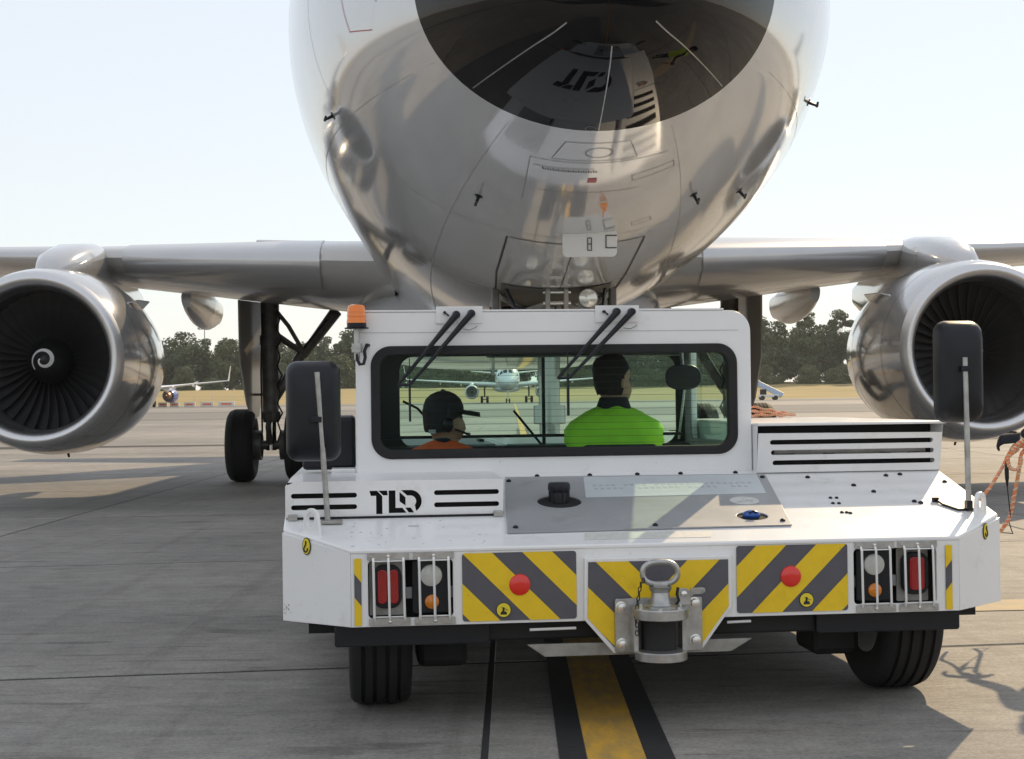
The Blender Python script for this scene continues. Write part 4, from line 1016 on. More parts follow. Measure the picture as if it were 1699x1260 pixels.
b.add([(-.614, gv, .83), (-.614, gv, .988), (-.614, 1.0, .992), (-.614, 1.0, .95)], [(0, 1, 2, 3)])
b.obj('grille_box', 'tugwhite', gp, 0)
MB().box(-1.50, -.66, gv - .012, gv - .002, dz(gv) - .001, dz(gv) + .008).obj('seal_strip', 'blackplastic', gp, 0)
for u0 in (-1.515, -.640): MB().box(u0 - .02, u0 + .02, gv - .03, gv - .005, dz(gv) - .005, dz(gv) + .022).obj('catch', 'steel', gp, 0, .004)

# --- vent box on the right
vb = plate('vent_panel', [[(.648, .965), (1.548, .965), (1.548, 1.150), (.648, 1.156)], slot(.705, 1.505, 1.112, .012), slot(.712, 1.512, 1.062, .012), slot(.722, 1.520, 1.012, .012)], .006,
           Matrix.Translation((0, .93, 0)) @ Matrix.Translation((0, 0, .965)) @ Matrix.Rotation(R(12), 4, 'X') @ Matrix.Translation((0, 0, -.965)) @ MV(0) @ Matrix.Rotation(0, 4, 'X'), 'tugwhite', T)
MB().box(.652, 1.542, 1.03, 1.04, .96, 1.19).obj('vent_backing', 'darkhole', vb, 0)
b = MB()
tp = [(.648, .90), (1.575, .90), (1.575, 1.05), (1.50, 1.75), (1.43, 2.35), (.648, 2.35)]
b.loft([[(u, v, 1.186) for u, v in tp], [(u, v, 1.200) for u, v in tp]]); b.obj('vent_roof', 'tugwhite', vb, 30, .005)
b = MB()
b.add([(.649, .935, .96), (.649, .905, 1.187), (.649, 2.35, 1.187), (.649, 2.35, .96)], [(0, 1, 2, 3)])
b.add([(1.548, .935, .96), (1.560, .905, 1.187), (1.44, 2.33, 1.187), (1.548, 2.33, .96)], [(0, 1, 2, 3)])
b.add([(.649, 2.35, .96), (.649, 2.35, 1.187), (1.44, 2.33, 1.187), (1.548, 2.33, .96)], [(0, 1, 2, 3)])
b.obj('vent_side', 'tugwhite', vb, 0)
MB().rod((.75, 1.0, 1.06), (1.5, 1.0, 1.06), .018).obj('inner_pipe', 'dullsteel', vb)
for k, x in enumerate((.82, 1.02, 1.3, 1.44)): MB().box(x - .03, x + .03, .985, 1.02, 1.03, 1.09).obj('pipe_clamp', 'blacksteel', vb, 0)
plate('warning_label', [[(-.03, 0), (.03, 0), (.018, .03), (0, .042), (-.018, .03)]], .001, Matrix.Translation((1.03, .95, 1.2008)), 'fadedfilm', vb)

# --- cab
CU0, CU1, CV0, CV1, CZ0, CZ1 = -1.24, .645, 1.0, 2.30, .955, 1.742
hole = rrect(-1.150, .555, 1.076, 1.562, .075, 8)
cab = plate('cab_rear', [rrect(CU0, CU1, CZ0, CZ1, 0, 8, (.0, .10, .012, .0)), hole], .04, MV(CV0 + .02), 'tugwhite', T, .004)
plate('window_seal', [rrect(-1.172, .577, 1.054, 1.584, .095, 10), rrect(-1.128, .532, 1.098, 1.540, .06, 10)], .05, MV(CV0 + .012), 'rubber', cab, .008)
gl = MB().add([(-1.15, 1.02, 1.07), (.56, 1.02, 1.07), (.56, 1.02, 1.57), (-1.15, 1.02, 1.57)], [(0, 1, 2, 3)]).obj('rear_glass', 'glass', cab, 0)
b = MB()
for k in range(13): z = 1.115 + k * .0325; b.add([(-1.10, 1.0225, z - .0007), (.50, 1.0225, z - .0007), (.50, 1.0225, z + .0007), (-1.10, 1.0225, z + .0007)], [(0, 1, 2, 3)])
b.obj('heating_wire', 'interior', cab, 0)
fh = rrect(-1.02, .565, 1.05, 1.585, .08, 8)
cf = plate('cab_front', [rrect(CU0, CU1, CZ0, CZ1, 0, 8, (.0, .10, .012, .0)), fh], .04, MV(CV1), 'tugwhite', T, .004)
plate('front_trim', [rrect(-1.22, .63, .97, 1.70, .02, 8), rrect(-1.0, .55, 1.065, 1.565, .08, 8)], .012, MV(CV1 - .032), 'interior', cf)
MB().add([(-1.03, CV1, 1.04), (.57, CV1, 1.04), (.57, CV1, 1.59), (-1.03, CV1, 1.59)], [(0, 1, 2, 3)]).obj('windscreen', 'glass', cf, 0)
MB().box(-.20, -.182, CV1 + .03, CV1 + .05, 1.05, 1.60).obj('windscreen_bar', 'blackplastic', cf, 0)
MB().tube([(-.7, CV1 + .04, 1.06), (-.9, CV1 + .045, 1.28), (-.98, CV1 + .05, 1.32)], .008, 6).tube([(-.2, CV1 + .04, 1.06), (-.36, CV1 + .045, 1.26)], .008, 6).obj('front_wiper', 'blackplastic', cf, 40)
for u0, nm in ((CU0 + .02, 'cab_side'), (CU1 - .02, 'cab_side')):
    sp_ = plate(nm, [[(CV0 + .042, CZ0), (CV1 - .022, CZ0), (CV1 - .022, CZ1 - (.09 if u0 > 0 else .02)), (CV0 + .042, CZ1 - (.09 if u0 > 0 else .02))], rrect(CV0 + .09, CV1 - .16, 1.08, 1.632 if u0 > 0 else 1.60, .05, 8)], .036, MU(u0), 'tugwhite', T, .003)
    MB().add([(u0, CV0 + .085, 1.07), (u0, CV1 - .15, 1.07), (u0, CV1 - .15, 1.64), (u0, CV0 + .085, 1.64)], [(0, 1, 2, 3)]).obj('side_glass', 'sideglass', sp_, 0)
    plate('side_trim', [rrect(CV0 + .06, CV1 - .06, .97, 1.68, .02, 8), rrect(CV0 + .10, CV1 - .19, 1.10, 1.625, .05, 8)], .01, MU(u0 + (.026 if u0 < 0 else -.026)), 'interiorlight', sp_)
# roof: rounded on the right
prof = [(CU0, 1.70), (CU1, 1.642)] + [(CU1 - .10 + .10 * math.cos(t), 1.642 + .10 * math.sin(t)) for t in np.linspace(0, math.pi / 2, 8)] + [(CU0, 1.742)]
b = MB(); rf = [(u, z) for u, z in prof]
inner_ = [(CU0, 1.718), (CU1 - .11, 1.718)] + [(CU1 - .10 + .075 * math.cos(t), 1.642 + .075 * math.sin(t)) for t in np.linspace(math.pi / 2, 0, 6)] + [(CU1, 1.642)]
ro = [(CU1, 1.642)] + [(CU1 - .10 + .10 * math.cos(t), 1.642 + .10 * math.sin(t)) for t in np.linspace(0.05, math.pi / 2, 8)] + [(CU0, 1.742), (CU0, 1.716), (CU1 - .10, 1.716)] + [(CU1 - .10 + .074 * math.cos(t), 1.642 + .074 * math.sin(t)) for t in np.linspace(math.pi / 2, .05, 6)]
roof = MB().loft([[(u, CV0 + .041, z) for u, z in ro], [(u, CV1 - .021, z) for u, z in ro]]).obj('roof', 'tugwhite', T, 30)
MB().box(CU0 + .0, CU1 - .13, CV0 - .004, CV0 + .045, 1.7425, 1.752).obj('gutter', 'tugwhite', roof, 0, .003)
MB().box(CU0 + .02, CU1 - .02, CV0 + .042, CV1 - .023, .93, .955).obj('cab_floor', 'interior', T, 0)
for l in tld(-.62, 1.42, .40, .86): pass
plate('roof_lettering', tld(-.70, 1.40, .42, .90), .002, MZ(1.7435), 'decalblack', roof)
# wipers
for (bx0, bx1, p1, p2, tipa, blade, btop, bbot) in ((-.864, -.645, (-.769, 1.728), (-.698, 1.733), (-1.048, 1.400), -.992, 1.524, 1.230), (-.108, .102, (-.007, 1.737), (.065, 1.736), (-.298, 1.424), -.247, 1.545, 1.248)):
    wp = plate('wiper_mount', [[(bx0, 1.688), (bx1, 1.688), (bx1, 1.768), (bx0, 1.768)]], .006, MV(CV0 - .006), 'tugwhite', cab)
    for (pu, pz), q in ((p1, -.012), (p2, .045)):
        MB().lathe([(-.05, .006), (-.045, .016), (-.008, .020)], 14, 'y', cap=True, o=(pu, CV0, pz)).obj('wiper_pivot', 'blackplastic', wp, 40)
        e = (tipa[0] + (.0 if q < 0 else .055), CV0 - .05, tipa[1])
        mid = (pu * .62 + e[0] * .38, CV0 - .052, pz * .62 + e[2] * .38)
        MB().tube([(pu, CV0 - .045, pz), mid, e], [.016, .011, .0065], 8).obj('wiper_arm', 'blackplastic', wp, 40)
    MB().tube([(tipa[0], CV0 - .05, tipa[1]), (tipa[0] + .058, CV0 - .05, tipa[1] + .002)], .007, 6).obj('wiper_link', 'blackplastic', wp, 40)
    MB().box(blade - .005, blade + .005, CV0 - .048, CV0 - .022, bbot, btop - .10).box(blade - .002, blade + .002, CV0 - .044, CV0 - .030, btop - .10, btop).obj('wiper_blade', 'blackplastic', wp, 0)
    MB().rod((bx0 + .04, CV0 - .005, 1.738), (bx0 + .04, CV0 - .03, 1.738), .007).tube([(bx0 + .045, CV0 - .02, 1.735), (bx0 + .06, CV0 - .02, 1.722)], .004, 6).obj('washer_jet', 'blackplastic', wp)
    MB().tube([(p2[0] - .04, CV0 - .02, 1.66), (p2[0] - .01, CV0 - .03, 1.655), (p2[0] + .02, CV0 - .02, 1.668), (p2[0] + .025, CV0 - .01, 1.675)], .0025, 6).obj('washer_hose', 'dullsteel', wp, 40)
b = MB().box(CU0 + .004, CU1 - .06, CV0 - .0015, CV0 + .001, 1.645, 1.648).obj('header_seam', 'stickerline', cab, 0)
# beacon
bc = MB().rod((-1.235, .95, 1.52), (-1.235, .95, 1.665), .013, n=12).box(-1.245, -1.225, .95, 1.01, 1.56, 1.60).obj('beacon_stem', 'steel', T, 30)
MB().lathe([(1.664, .055), (1.668, .058), (1.672, .045), (1.690, .045)], 28, 'z', cap=True, o=(-1.235, .95, 0)).obj('beacon_base', 'blackplastic', bc, 30)
MB().lathe([(1.690, .047), (1.700, .046), (1.720, .042), (1.7205, .045), (1.740, .042), (1.7405, .044), (1.762, .040), (1.772, .036), (1.777, .02), (1.778, .001)], 32, 'z', cap=True, o=(-1.235, .95, 0)).obj('beacon_dome', 'beacon', bc, 40)
MB().rod((-1.235, .95, 1.555), (-1.235, .95, 1.595), .024, n=16).rod((-1.235, .95, 1.57), (-1.235, .95, 1.578), .028, n=16).obj('beacon_clamp', 'steel', bc, 30)
MB().tube([(-1.235, .945, 1.55), (-1.234, .94, 1.52), (-1.222, .935, 1.498), (-1.205, .935, 1.50), (-1.197, .94, 1.53), (-1.20, .96, 1.56), (-1.188, .98, 1.59), (-1.180, 1.0, 1.588)], .008, 8).obj('beacon_cable', 'blackplastic', bc, 40)
# cab inside
ins = MB().box(-1.19, .60, 1.06, 1.16, .96, 1.085).obj('rear_shelf', 'interior', T, 0, .01)
MB().box(-1.19, .60, 2.10, 2.26, .96, 1.07).obj('dashboard', 'interior', T, 0, .015)
MB().box(-.52, .56, 1.95, 2.25, 1.555, 1.715).obj('overhead_console', 'interior', T, 0, .01)
MB().box(-1.2, .61, 1.06, 1.9, 1.69, 1.714).obj('headlining', 'interior', T, 0)
MB().rod((-1.15, 1.9, 1.13), (.5, 1.9, 1.13), .008).obj('grab_bar', 'blackplastic', T)
for u0, z0 in ((.09, .92), (-.79, .80)):
    s_o = MB().box(u0 - .23, u0 + .23, 1.50, 1.95, z0 - .16, z0 - .04).obj('seat', 'interior', T, 0, .04)
    MB().box(u0 - .20, u0 + .20, 1.44, 1.52, z0 - .08, 1.09 if u0 > 0 else 1.04).obj('backrest', 'interior', s_o, 0, .03)
sw = MB().tube([(.12 + .17 * math.cos(t), 2.08 + .05 * math.sin(t), 1.02 + .13 * math.sin(t)) for t in np.linspace(0, 2 * math.pi, 25)], .012, 8).obj('steering_wheel', 'blackplastic', T, 50)
MB().rod((.12, 2.08, 1.02), (.12, 2.2, .95), .02).obj('column', 'blackplastic', sw)
im = MB(); prof = [(-.010, .02), (-.006, .96), (.0, 1.0), (.03, .85), (.045, .3)]
rings = [[(.505 + .098 * s_ * math.copysign(abs(math.cos(t)) ** .7, math.cos(t)), 1.86 + y, 1.432 + .068 * s_ * math.copysign(abs(math.sin(t)) ** .8, math.sin(t))) for t in np.linspace(0, 2 * math.pi, 32, endpoint=False)] for y, s_ in prof]
imo = im.loft(rings).obj('interior_mirror', 'blackplastic', T, 40)
MB().tube([(.505, 1.88, 1.49), (.51, 1.92, 1.54), (.515, 1.94, 1.69)], .010, 8).tube([(.52, 1.90, 1.37), (.49, 1.92, 1.10)], .007, 6).obj('mirror_arm', 'steel', imo, 40)
# black box between cab and left mirror
MB().box(-1.50, -1.245, 1.20, 1.75, 1.0, 1.255).obj('battery_box', 'blackplastic', T, 0, .02)
MB().box(-1.36, -1.245, 1.02, 1.18, .975, 1.012).obj('step_plate', 'tugwhite', T, 0, .006)

# --- mirrors on poles
def mirror(cu, cz, hw, hh, pv, base, pole_top, clampz):
    rings = []
    for y, s, fl_ in [(.045, .90, 0), (.05, 1.0, 0), (.035, 1.02, 0), (.0, .99, 0), (-.035, .88, 0), (-.05, .70, 0), (-.055, .35, 0)]:
        pts = rrect(cu - hw * s, cu + hw * s, cz - hh * (s if s > .8 else s * 1.02), cz + hh * (s if s > .8 else s * 1.02), .05 * s, 6)
        rings.append([(u, pv + .055 + y, z) for u, z in pts])
    mo = MB().loft(rings).obj('mirror_housing', 'blackplastic', T, 50)
    MB().add([(u, pv + .1052, z) for u, z in rrect(cu - hw * .88, cu + hw * .88, cz - hh * .88, cz + hh * .88, .04)], [tuple(range(24))]).obj('mirror_glass', 'mirrorglass', mo, 0)
    po = MB().tube([base, (pole_top[0] * .5 + base[0] * .5, base[1], (base[2] + pole_top[2]) / 2), pole_top], .0125, 10).obj('mirror_pole', 'steel', mo, 50)
    MB().box(cu - .025 + (pole_top[0] - cu) * .9, cu + .02 + (pole_top[0] - cu) * .9, pv - .025, pv + .03, clampz - .012, clampz + .012).obj('mirror_clamp', 'blackplastic', mo, 0, .003)
    return mo
mirror(-1.424, 1.290, .114, .210, .33, (-1.366, .343, dz(.343)), (-1.405, .33, 1.455), 1.255)
mirror(1.431, 1.428, .104, .223, .33, (1.437, .325, dz(.325)), (1.431, .33, 1.49), 1.44)
MB().box(-1.395, -1.305, .31, .40, dz(.35) - .004, dz(.35) + .010).obj('pole_foot', 'dullsteel', T, 0, .003)
b = MB().tube([(1.34, .46, dz(.46) + .012), (1.352, .40, dz(.40) + .006), (1.39, .325, dz(.325) + .006), (1.50, .335, dz(.335) + .006)], .006, 6)
b.box(1.325, 1.352, .45, .47, dz(.46), dz(.46) + .02).box(1.425, 1.450, .31, .345, dz(.33), dz(.33) + .045).obj('pole_bracket', 'blackplastic', T, 0)
# --- lifting eyes
def eye(cu, v, rot):
    L = [(-.052, -.03), (.052, -.03), (.043, .035)] + [(.041 * math.cos(t), .055 + .041 * math.sin(t)) for t in np.linspace(0, math.pi, 12)] + [(-.043, .035)]
    hl = circle(0, .048, .021, 20, .030)
    mm = Matrix.Translation((cu, v, dz(v) + .008)) @ Matrix.Rotation(rot, 4, 'Z') @ MV(0)
    plate('lifting_eye', [L, hl], .018, mm, 'tugwhite', T, .004)
eye(-1.430, .215, R(-43)); eye(1.462, .262, R(39))

# --- front hood (seen reflected in the nose): louvres right, door left
fb = MB().box(-1.25, .62, CV1 + .025, 4.1, .96, 1.06).obj('front_hood', 'tugwhite', T, 0, .02)
MB().box(-1.12, -.45, 2.5, 3.7, 1.061, 1.07).obj('hood_door', 'hatchgrey', fb, 0, .004)
MB().box(-.51, -.48, 2.9, 3.1, 1.071, 1.085).obj('hood_handle', 'blackplastic', fb, 0)
MB().box(-.38, .5, 2.55, 3.9, 1.061, 1.069).obj('hood_panel', 'tugwhite', fb, 0, .004)
lv = MB().box(.70, 1.50, 2.45, 4.0, .96, 1.10).obj('louvre_box', 'tugwhite', T, 0, .015)
for k in range(7): MB().box(.80, 1.40, 2.6 + k * .19, 2.69 + k * .19, 1.098, 1.103).obj('louvre_slot', 'darkhole', lv, 0)
fbp = MB().box(-1.19, 1.19, 4.401, 4.43, .45, .90).obj('front_panel', 'tugwhite', T, 0, .004)
fm = Matrix.Rotation(math.pi, 4, 'Z')
for (x0, x1, sgn) in ((-1.1, -.1, 1), (.1, 1.1, -1)):
    hull = [(x0, .5), (x1, .5), (x1, .85), (x0, .85)]
    base = plate('warning_panel', [hull], .002, MV(4.4325), 'stripegrey', fbp)
    for k in range(-4, 9):
        o = x0 + k * .3; q = [(o - sgn * 2, -1.43), (o + .15 - sgn * 2, -1.43), (o + .15 + sgn * 2, 2.57), (o + sgn * 2, 2.57)]
        c = clip_convex(q, hull)
        if len(c) > 2: plate('yellow_band', [c], .002, MV(4.4342), 'yellow', base, smooth=0)
MB().lathe([(.40, .02), (.40, .1), (.44, .1), (.44, .06), (.54, .06), (.54, .1), (.58, .1), (.58, .02)], 28, 'z', cap=True, o=(0, 4.52, 0)).obj('front_hitch', 'steel', T, 40)

# --- towbar from the tug to the nose gear
def tl_w(u, v, z):
    a = R(6.0); return Vector((.61 + u * math.cos(a) - v * math.sin(a), 6.17 + u * math.sin(a) + v * math.cos(a), z))
ng_w = Vector((.714 - .036 * 11.72, 11.60, .38)); th_ = tl_w(0, 4.52, .49)
tb = empty('towbar', (th_.x, th_.y, 0)); tag(tb, 'yellow towbar joining the tug to the nose wheels', 'towbar')
L0 = Vector((0, 0, th_.z)); L1 = ng_w - Vector((th_.x, th_.y, 0))
MB().rod(L0 + (L1 - L0) * .08, L1, .045, n=16).obj('tube', 'yellow', tb)
MB().lathe([(.47, .04), (.47, .075), (.51, .075), (.51, .04), (.47, .04)], 20, 'z', o=(0, 0, 0)).obj('eye', 'dullsteel', tb, 40)
MB().rod(L1 - Vector((.2, 0, 0)), L1 + Vector((.2, 0, 0)), .04).obj('head', 'dullsteel', tb)

# ================================================================== PEOPLE
def skin_mesh(name, joints, edges, root, sub=2):
    me = bpy.data.meshes.new(name); names = list(joints)
    me.from_pydata([joints[k][0] for k in names], [(names.index(a), names.index(b)) for a, b in edges], [])
    ob = bpy.data.objects.new(name, me); COL.objects.link(ob)
    ob.modifiers.new('skin', 'SKIN'); sb = ob.modifiers.new('sub', 'SUBSURF'); sb.levels = sub; sb.render_levels = sub
    for i, k in enumerate(names):
        r = joints[k][1]; me.skin_vertices[0].data[i].radius = (r, r) if not hasattr(r, '__len__') else r
        me.skin_vertices[0].data[i].use_root = (k == root)
    dg = bpy.context.evaluated_depsgraph_get(); dg.update()
    out = bpy.data.meshes.new_from_object(ob.evaluated_get(dg)); bpy.data.objects.remove(ob)
    return out
def ell(z, w, d, cx=0, cy=0, n=28, p=.85):
    return [(cx + w * math.copysign(abs(math.cos(t)) ** p, math.cos(t)), cy + d * math.copysign(abs(math.sin(t)) ** p, math.sin(t)), z) for t in np.linspace(0, 2 * math.pi, n, endpoint=False)]
def head_into(bm_me, hz, face, tilt=0):
    pass
def make_head(b, cx, cy, z0, face):
    """head with brow, nose, jaw, ears; z0 = chin height, face = direction angle the face looks at (from +y)"""
    ca, sa = math.cos(face), math.sin(face)
    def tr(x, y, z): return (cx + x * ca + y * sa, cy - x * sa + y * ca, z0 + z)      # local y = forward
    rings = []
    for z, w_, f_, bk in [(-.05, .052, .045, .055), (-.01, .055, .06, .058), (.005, .050, .088, .058), (.03, .060, .095, .068), (.06, .068, .093, .082), (.09, .073, .092, .092), (.12, .076, .090, .098), (.15, .077, .094, .101), (.18, .074, .088, .098), (.205, .064, .072, .084), (.225, .045, .05, .058), (.236, .016, .02, .02)]:
        ring = []
        for t in np.linspace(0, 2 * math.pi, 28, endpoint=False):
            x = w_ * math.cos(t); s = math.sin(t); y = (f_ if s > 0 else bk) * math.copysign(abs(s) ** .9, s)
            if s > .96 and .055 < z < .13: y += {.06: .022, .09: .016, .12: .004}.get(z, 0)
            if s > .75 and z == .12 and s < .97: y -= .006
            if s > .9 and z == .03: y += .004
            ring.append(tr(x, y, z))
        rings.append(ring)
    b.loft(rings)
    for sg in (-1, 1):
        c = tr(sg * .079, -.005, .105); b.ball(c, .03, 10, (.45, .6, 1.05))
    return tr
def person(name, label, loc, rz, vest, hipz, shz, face, pose, headz, hair=True, cap=False, cup='darkcloth', group=None, gloves=False):
    P = empty(name, loc, rz); tag(P, label, 'person', group)
    j = pose
    body_me = skin_mesh('body', j['joints'], j['edges'], 'pelvis')
    body_me.materials.clear(); body_me.materials.append(M[cup]); body_me.materials.append(M['skin'])
    hb = MB(); tr = make_head(hb, j['head'][0], j['head'][1], headz, face); nh = len(hb.f)
    for f_ in j.get('hands', []): f_(hb)
    hm_ = hb.mesh('tmp')
    bm = bmesh.new(); bm.from_mesh(body_me); n0 = len(bm.faces); bm.from_mesh(hm_)
    bm.faces.ensure_lookup_table()
    for f in bm.faces:
        f.smooth = True
        if f.index >= n0 or f.index < 0: f.material_index = 1
    for i, f in enumerate(bm.faces): f.material_index = (0 if (gloves and i >= n0 + nh) else 1) if i >= n0 else 0
    bm.to_mesh(body_me); bm.free()
    bo = link('body', body_me, None, P, 60)
    # vest: shell around the torso
    hx_, hy_ = j['chest']
    V = j['vest']
    VV = []
    for q0, q1 in zip(V[:-1], V[1:]):
        for k in range(5): VV.append([a_ + (b_ - a_) * k / 5 for a_, b_ in zip(q0, q1)])
    VV.append(V[-1]); rings = []
    for z, w_, d_, ox, oy in VV:      # soft cloth folds
        ring = []
        for p in ell(z, w_, d_, 0, 0, 64):
            t = math.atan2(p[1], p[0]); f_ = 1 + .022 * math.sin(5 * t + z * 31 + 1.7 * math.sin(z * 17)) + .014 * math.sin(11 * t - z * 43) + .012 * math.sin(z * 70 + 2 * t)
            ring.append((hx_ + ox + p[0] * f_, hy_ + oy + p[1] * f_, z + .006 * math.sin(4 * t + z * 20)))
        rings.append(ring)
    vo = MB().loft(rings).obj('vest', vest, P, 60)
    # eyes
    for sg in (-1, 1): MB().ball(tr(sg * .031, .083, .122), .009, 8).obj('eye', 'blackplastic', bo, 50)
    if hair:
        rings = []
        ca, sa = math.cos(face), math.sin(face)
        for z, s, fr in [(.045, .9, -.02), (.08, 1.05, -.03), (.115, 1.12, -.02), (.15, 1.14, .02), (.175, 1.16, .085), (.205, 1.15, .078), (.232, 1.0, .062), (.250, .6, .04), (.257, .1, .01)]:
            ring = []
            for t in np.linspace(0, 2 * math.pi, 28, endpoint=False):
                w_ = .080 * s * (1 if z < .2 else .88); x = w_ * math.cos(t); sn = math.sin(t)
                y = fr * sn if sn > 0 else .104 * s * sn
                ring.append(tr(x, y, z + .006 * math.sin(5 * t + z * 60)))
            rings.append(ring)
        MB().loft(rings).obj('hair', 'hair', P, 60)
    return P, tr, bo
def fingers(b, palm, d, side, curl, s=1.):
    """five bent fingers from the palm centre; d = pointing direction, side = across the palm"""
    d, side = Vector(d).normalized(), Vector(side).normalized(); n = d.cross(side).normalized()
    palm = Vector(palm)
    b.loft([[palm + side * (.042 * s * math.cos(t)) + n * (.017 * s * math.sin(t)) + d * o for t in np.linspace(0, 2 * math.pi, 12, endpoint=False)] for o in (-.055 * s, -.02 * s, .03 * s, .042 * s)])
    for k, ln in enumerate((.072, .080, .075, .058)):
        base = palm + d * (.035 * s) + side * ((k - 1.5) * .021 * s); pts = [base]; a = 0; p = base
        for seg, q in ((.45, curl * .7), (.32, curl), (.23, curl * .7)):
            a += q; p = p + (d * math.cos(a) + n * math.sin(a)) * (ln * seg * s); pts.append(p)
        b.tube(pts, [.0098 * s, .009 * s, .0082 * s, .0062 * s], 8)
    tb_ = palm - d * .03 * s + side * .04 * s
    b.tube([tb_, tb_ + side * .024 * s + d * .024 * s + n * .008 * s, tb_ + side * .026 * s + d * .055 * s + n * .026 * s], [.012 * s, .0105 * s, .0075 * s], 8)
def seated(sh, lean=0.):
    z = sh; hz_ = z - .52
    J = {'pelvis': ((0, 0, hz_), (.15, .11)), 'waist': ((0, 0, hz_ + .17), (.13, .095)), 'chest': ((0, 0, z - .15), (.15, .11)), 'neck': ((0, 0, z + .0), (.065, .06)), 'nk2': ((0, .01, z + .075), (.052, .052)),
         'sl': ((-.17, 0, z - .055), (.062, .062)), 'el': ((-.23, .10, z - .33), (.047, .047)), 'hl': ((-.14, .34, z - .30), (.032, .032)),
         'sr': ((.17, 0, z - .055), (.062, .062)), 'er': ((.23, .10, z - .33), (.047, .047)), 'hr': ((.14, .34, z - .30), (.032, .032)),
         'tl': ((-.10, .06, hz_ - .02), (.085, .085)), 'kl': ((-.13, .42, hz_ + .02), (.06, .06)), 'al': ((-.13, .48, hz_ - .33), (.042, .042)), 'fl': ((-.13, .60, hz_ - .36), (.04, .035)),
         'tr': ((.10, .06, hz_ - .02), (.085, .085)), 'kr': ((.13, .42, hz_ + .02), (.06, .06)), 'ar': ((.13, .48, hz_ - .33), (.042, .042)), 'fr': ((.13, .60, hz_ - .36), (.04, .035))}
    E_ = [('pelvis', 'waist'), ('waist', 'chest'), ('chest', 'neck'), ('neck', 'nk2'), ('chest', 'sl'), ('sl', 'el'), ('el', 'hl'), ('chest', 'sr'), ('sr', 'er'), ('er', 'hr'),
          ('pelvis', 'tl'), ('tl', 'kl'), ('kl', 'al'), ('al', 'fl'), ('pelvis', 'tr'), ('tr', 'kr'), ('kr', 'ar'), ('ar', 'fr')]
    hands = [lambda b, s=s: fingers(b, (s * .12, .39, z - .30), (-s * .35, 1, 0), (-s, -.3, .1), -.55) for s in (-1, 1)]
    return {'joints': J, 'edges': E_, 'head': (0, .025), 'chest': (0, 0), 'hands': hands,
            'vest': [(z - .42, .20, .135, 0, 0), (z - .25, .225, .145, 0, 0), (z - .15, .255, .148, 0, 0), (z - .085, .262, .142, 0, 0), (z - .035, .228, .128, 0, 0), (z + .005, .150, .105, 0, 0), (z + .03, .088, .082, 0, 0), (z + .038, .06, .06, 0, 0)]}
dp = tl_w(.10, 1.72, 0)
PD, trd, _ = person('person', 'person in green vest seated at the right of the cab, head turned aside', (dp.x, dp.y, 0), R(6 - 12), 'vestgreen', .72, 1.245, R(48), seated(1.245), 1.300)
b = MB(); V = [(z, w_, d_) for z, w_, d_ in ((1.245 + .02, .095, .088), (1.245 + .06, .082, .078), (1.245 + .085, .072, .070))]
b.loft([ell(z, w_, d_, 0, .01) for z, w_, d_ in V]).obj('collar', 'darkcloth', PD, 60)
pp = tl_w(-.795, 1.72, 0)
PP, trp, _ = person('person', 'person in orange vest and dark cap seated at the left of the cab', (pp.x, pp.y, 0), R(6 - 20), 'vestorange', .55, 1.075, R(58), seated(1.075), 1.115, hair=False)
# cap, its brim, red band, ear defenders
rings = []
for z, w_, f_, bk in [(.045, .082, -.01, .102), (.09, .088, .0, .108), (.125, .090, .09, .110), (.15, .092, .104, .112), (.18, .090, .102, .110), (.215, .080, .088, .098), (.240, .06, .062, .072), (.256, .03, .03, .036), (.260, .006, .006, .006)]:
    rings.append([trp(w_ * math.cos(t), (f_ if math.sin(t) > 0 else bk) * math.sin(t), z) for t in np.linspace(0, 2 * math.pi, 32, endpoint=False)])
cp_ = MB().loft(rings).obj('cap', 'capcloth', PP, 60)
br_ = [trp(x, y, z) for x, y, z in ([(.080 * math.cos(t), .080 + .115 * math.sin(t), .142 - .022 * math.sin(t)) for t in np.linspace(0, math.pi, 14)])]
br2 = [trp(x, y, z) for x, y, z in ([(.080 * math.cos(t), .080 + .112 * math.sin(t), .160 - .016 * math.sin(t)) for t in np.linspace(0, math.pi, 14)])]
MB().loft([br_, br2]).obj('cap_brim', 'capcloth', cp_, 0)
rings = [[trp(w_ * math.cos(t), bk * math.sin(t), z) for t in np.linspace(R(190), R(300), 18)] for z, w_, bk in [(.055, .0855, .1065), (.09, .0905, .1110), (.135, .0935, .1135), (.165, .0935, .1135)]]
MB().loft(rings, cap=False, closed=False).obj('cap_panel', 'capred', cp_, 60)
for sg in (-1, 1):
    c = trp(sg * .092, -.005, .085); MB().ball(c, .040, 14, (.75, .75, 1.05)).obj('ear_defender', 'blackplastic', PP, 60)
MB().tube([trp(.098 * math.cos(t), -.005, .09 + .172 * math.sin(t)) for t in np.linspace(0, math.pi, 18)], .008, 6).obj('headband', 'blackplastic', PP, 40)
MB().tube([trp(.098, .03, .06), trp(.085, .10, .035), trp(.02, .125, .03)], [.006, .006, .012], 8).obj('microphone', 'blackplastic', PP, 40)
MB().add([trp(.06 + k * .028, -.100 + k * .03, .040 + dz_) for k in range(2) for dz_ in (0, .02)], [(0, 1, 3, 2)]).obj('cap_label', 'greyband', cp_, 0)
for sg in (-1, 1):
    MB().loft([[(sg * .19 + dx, dy, 1.075 + dzz) for dx, dy in ((-.03, -.15), (.03, -.15), (.03, .15), (-.03, .15))] for dzz in (-.20, -.02)]).obj('reflective_band', 'greyband', PP, 0)

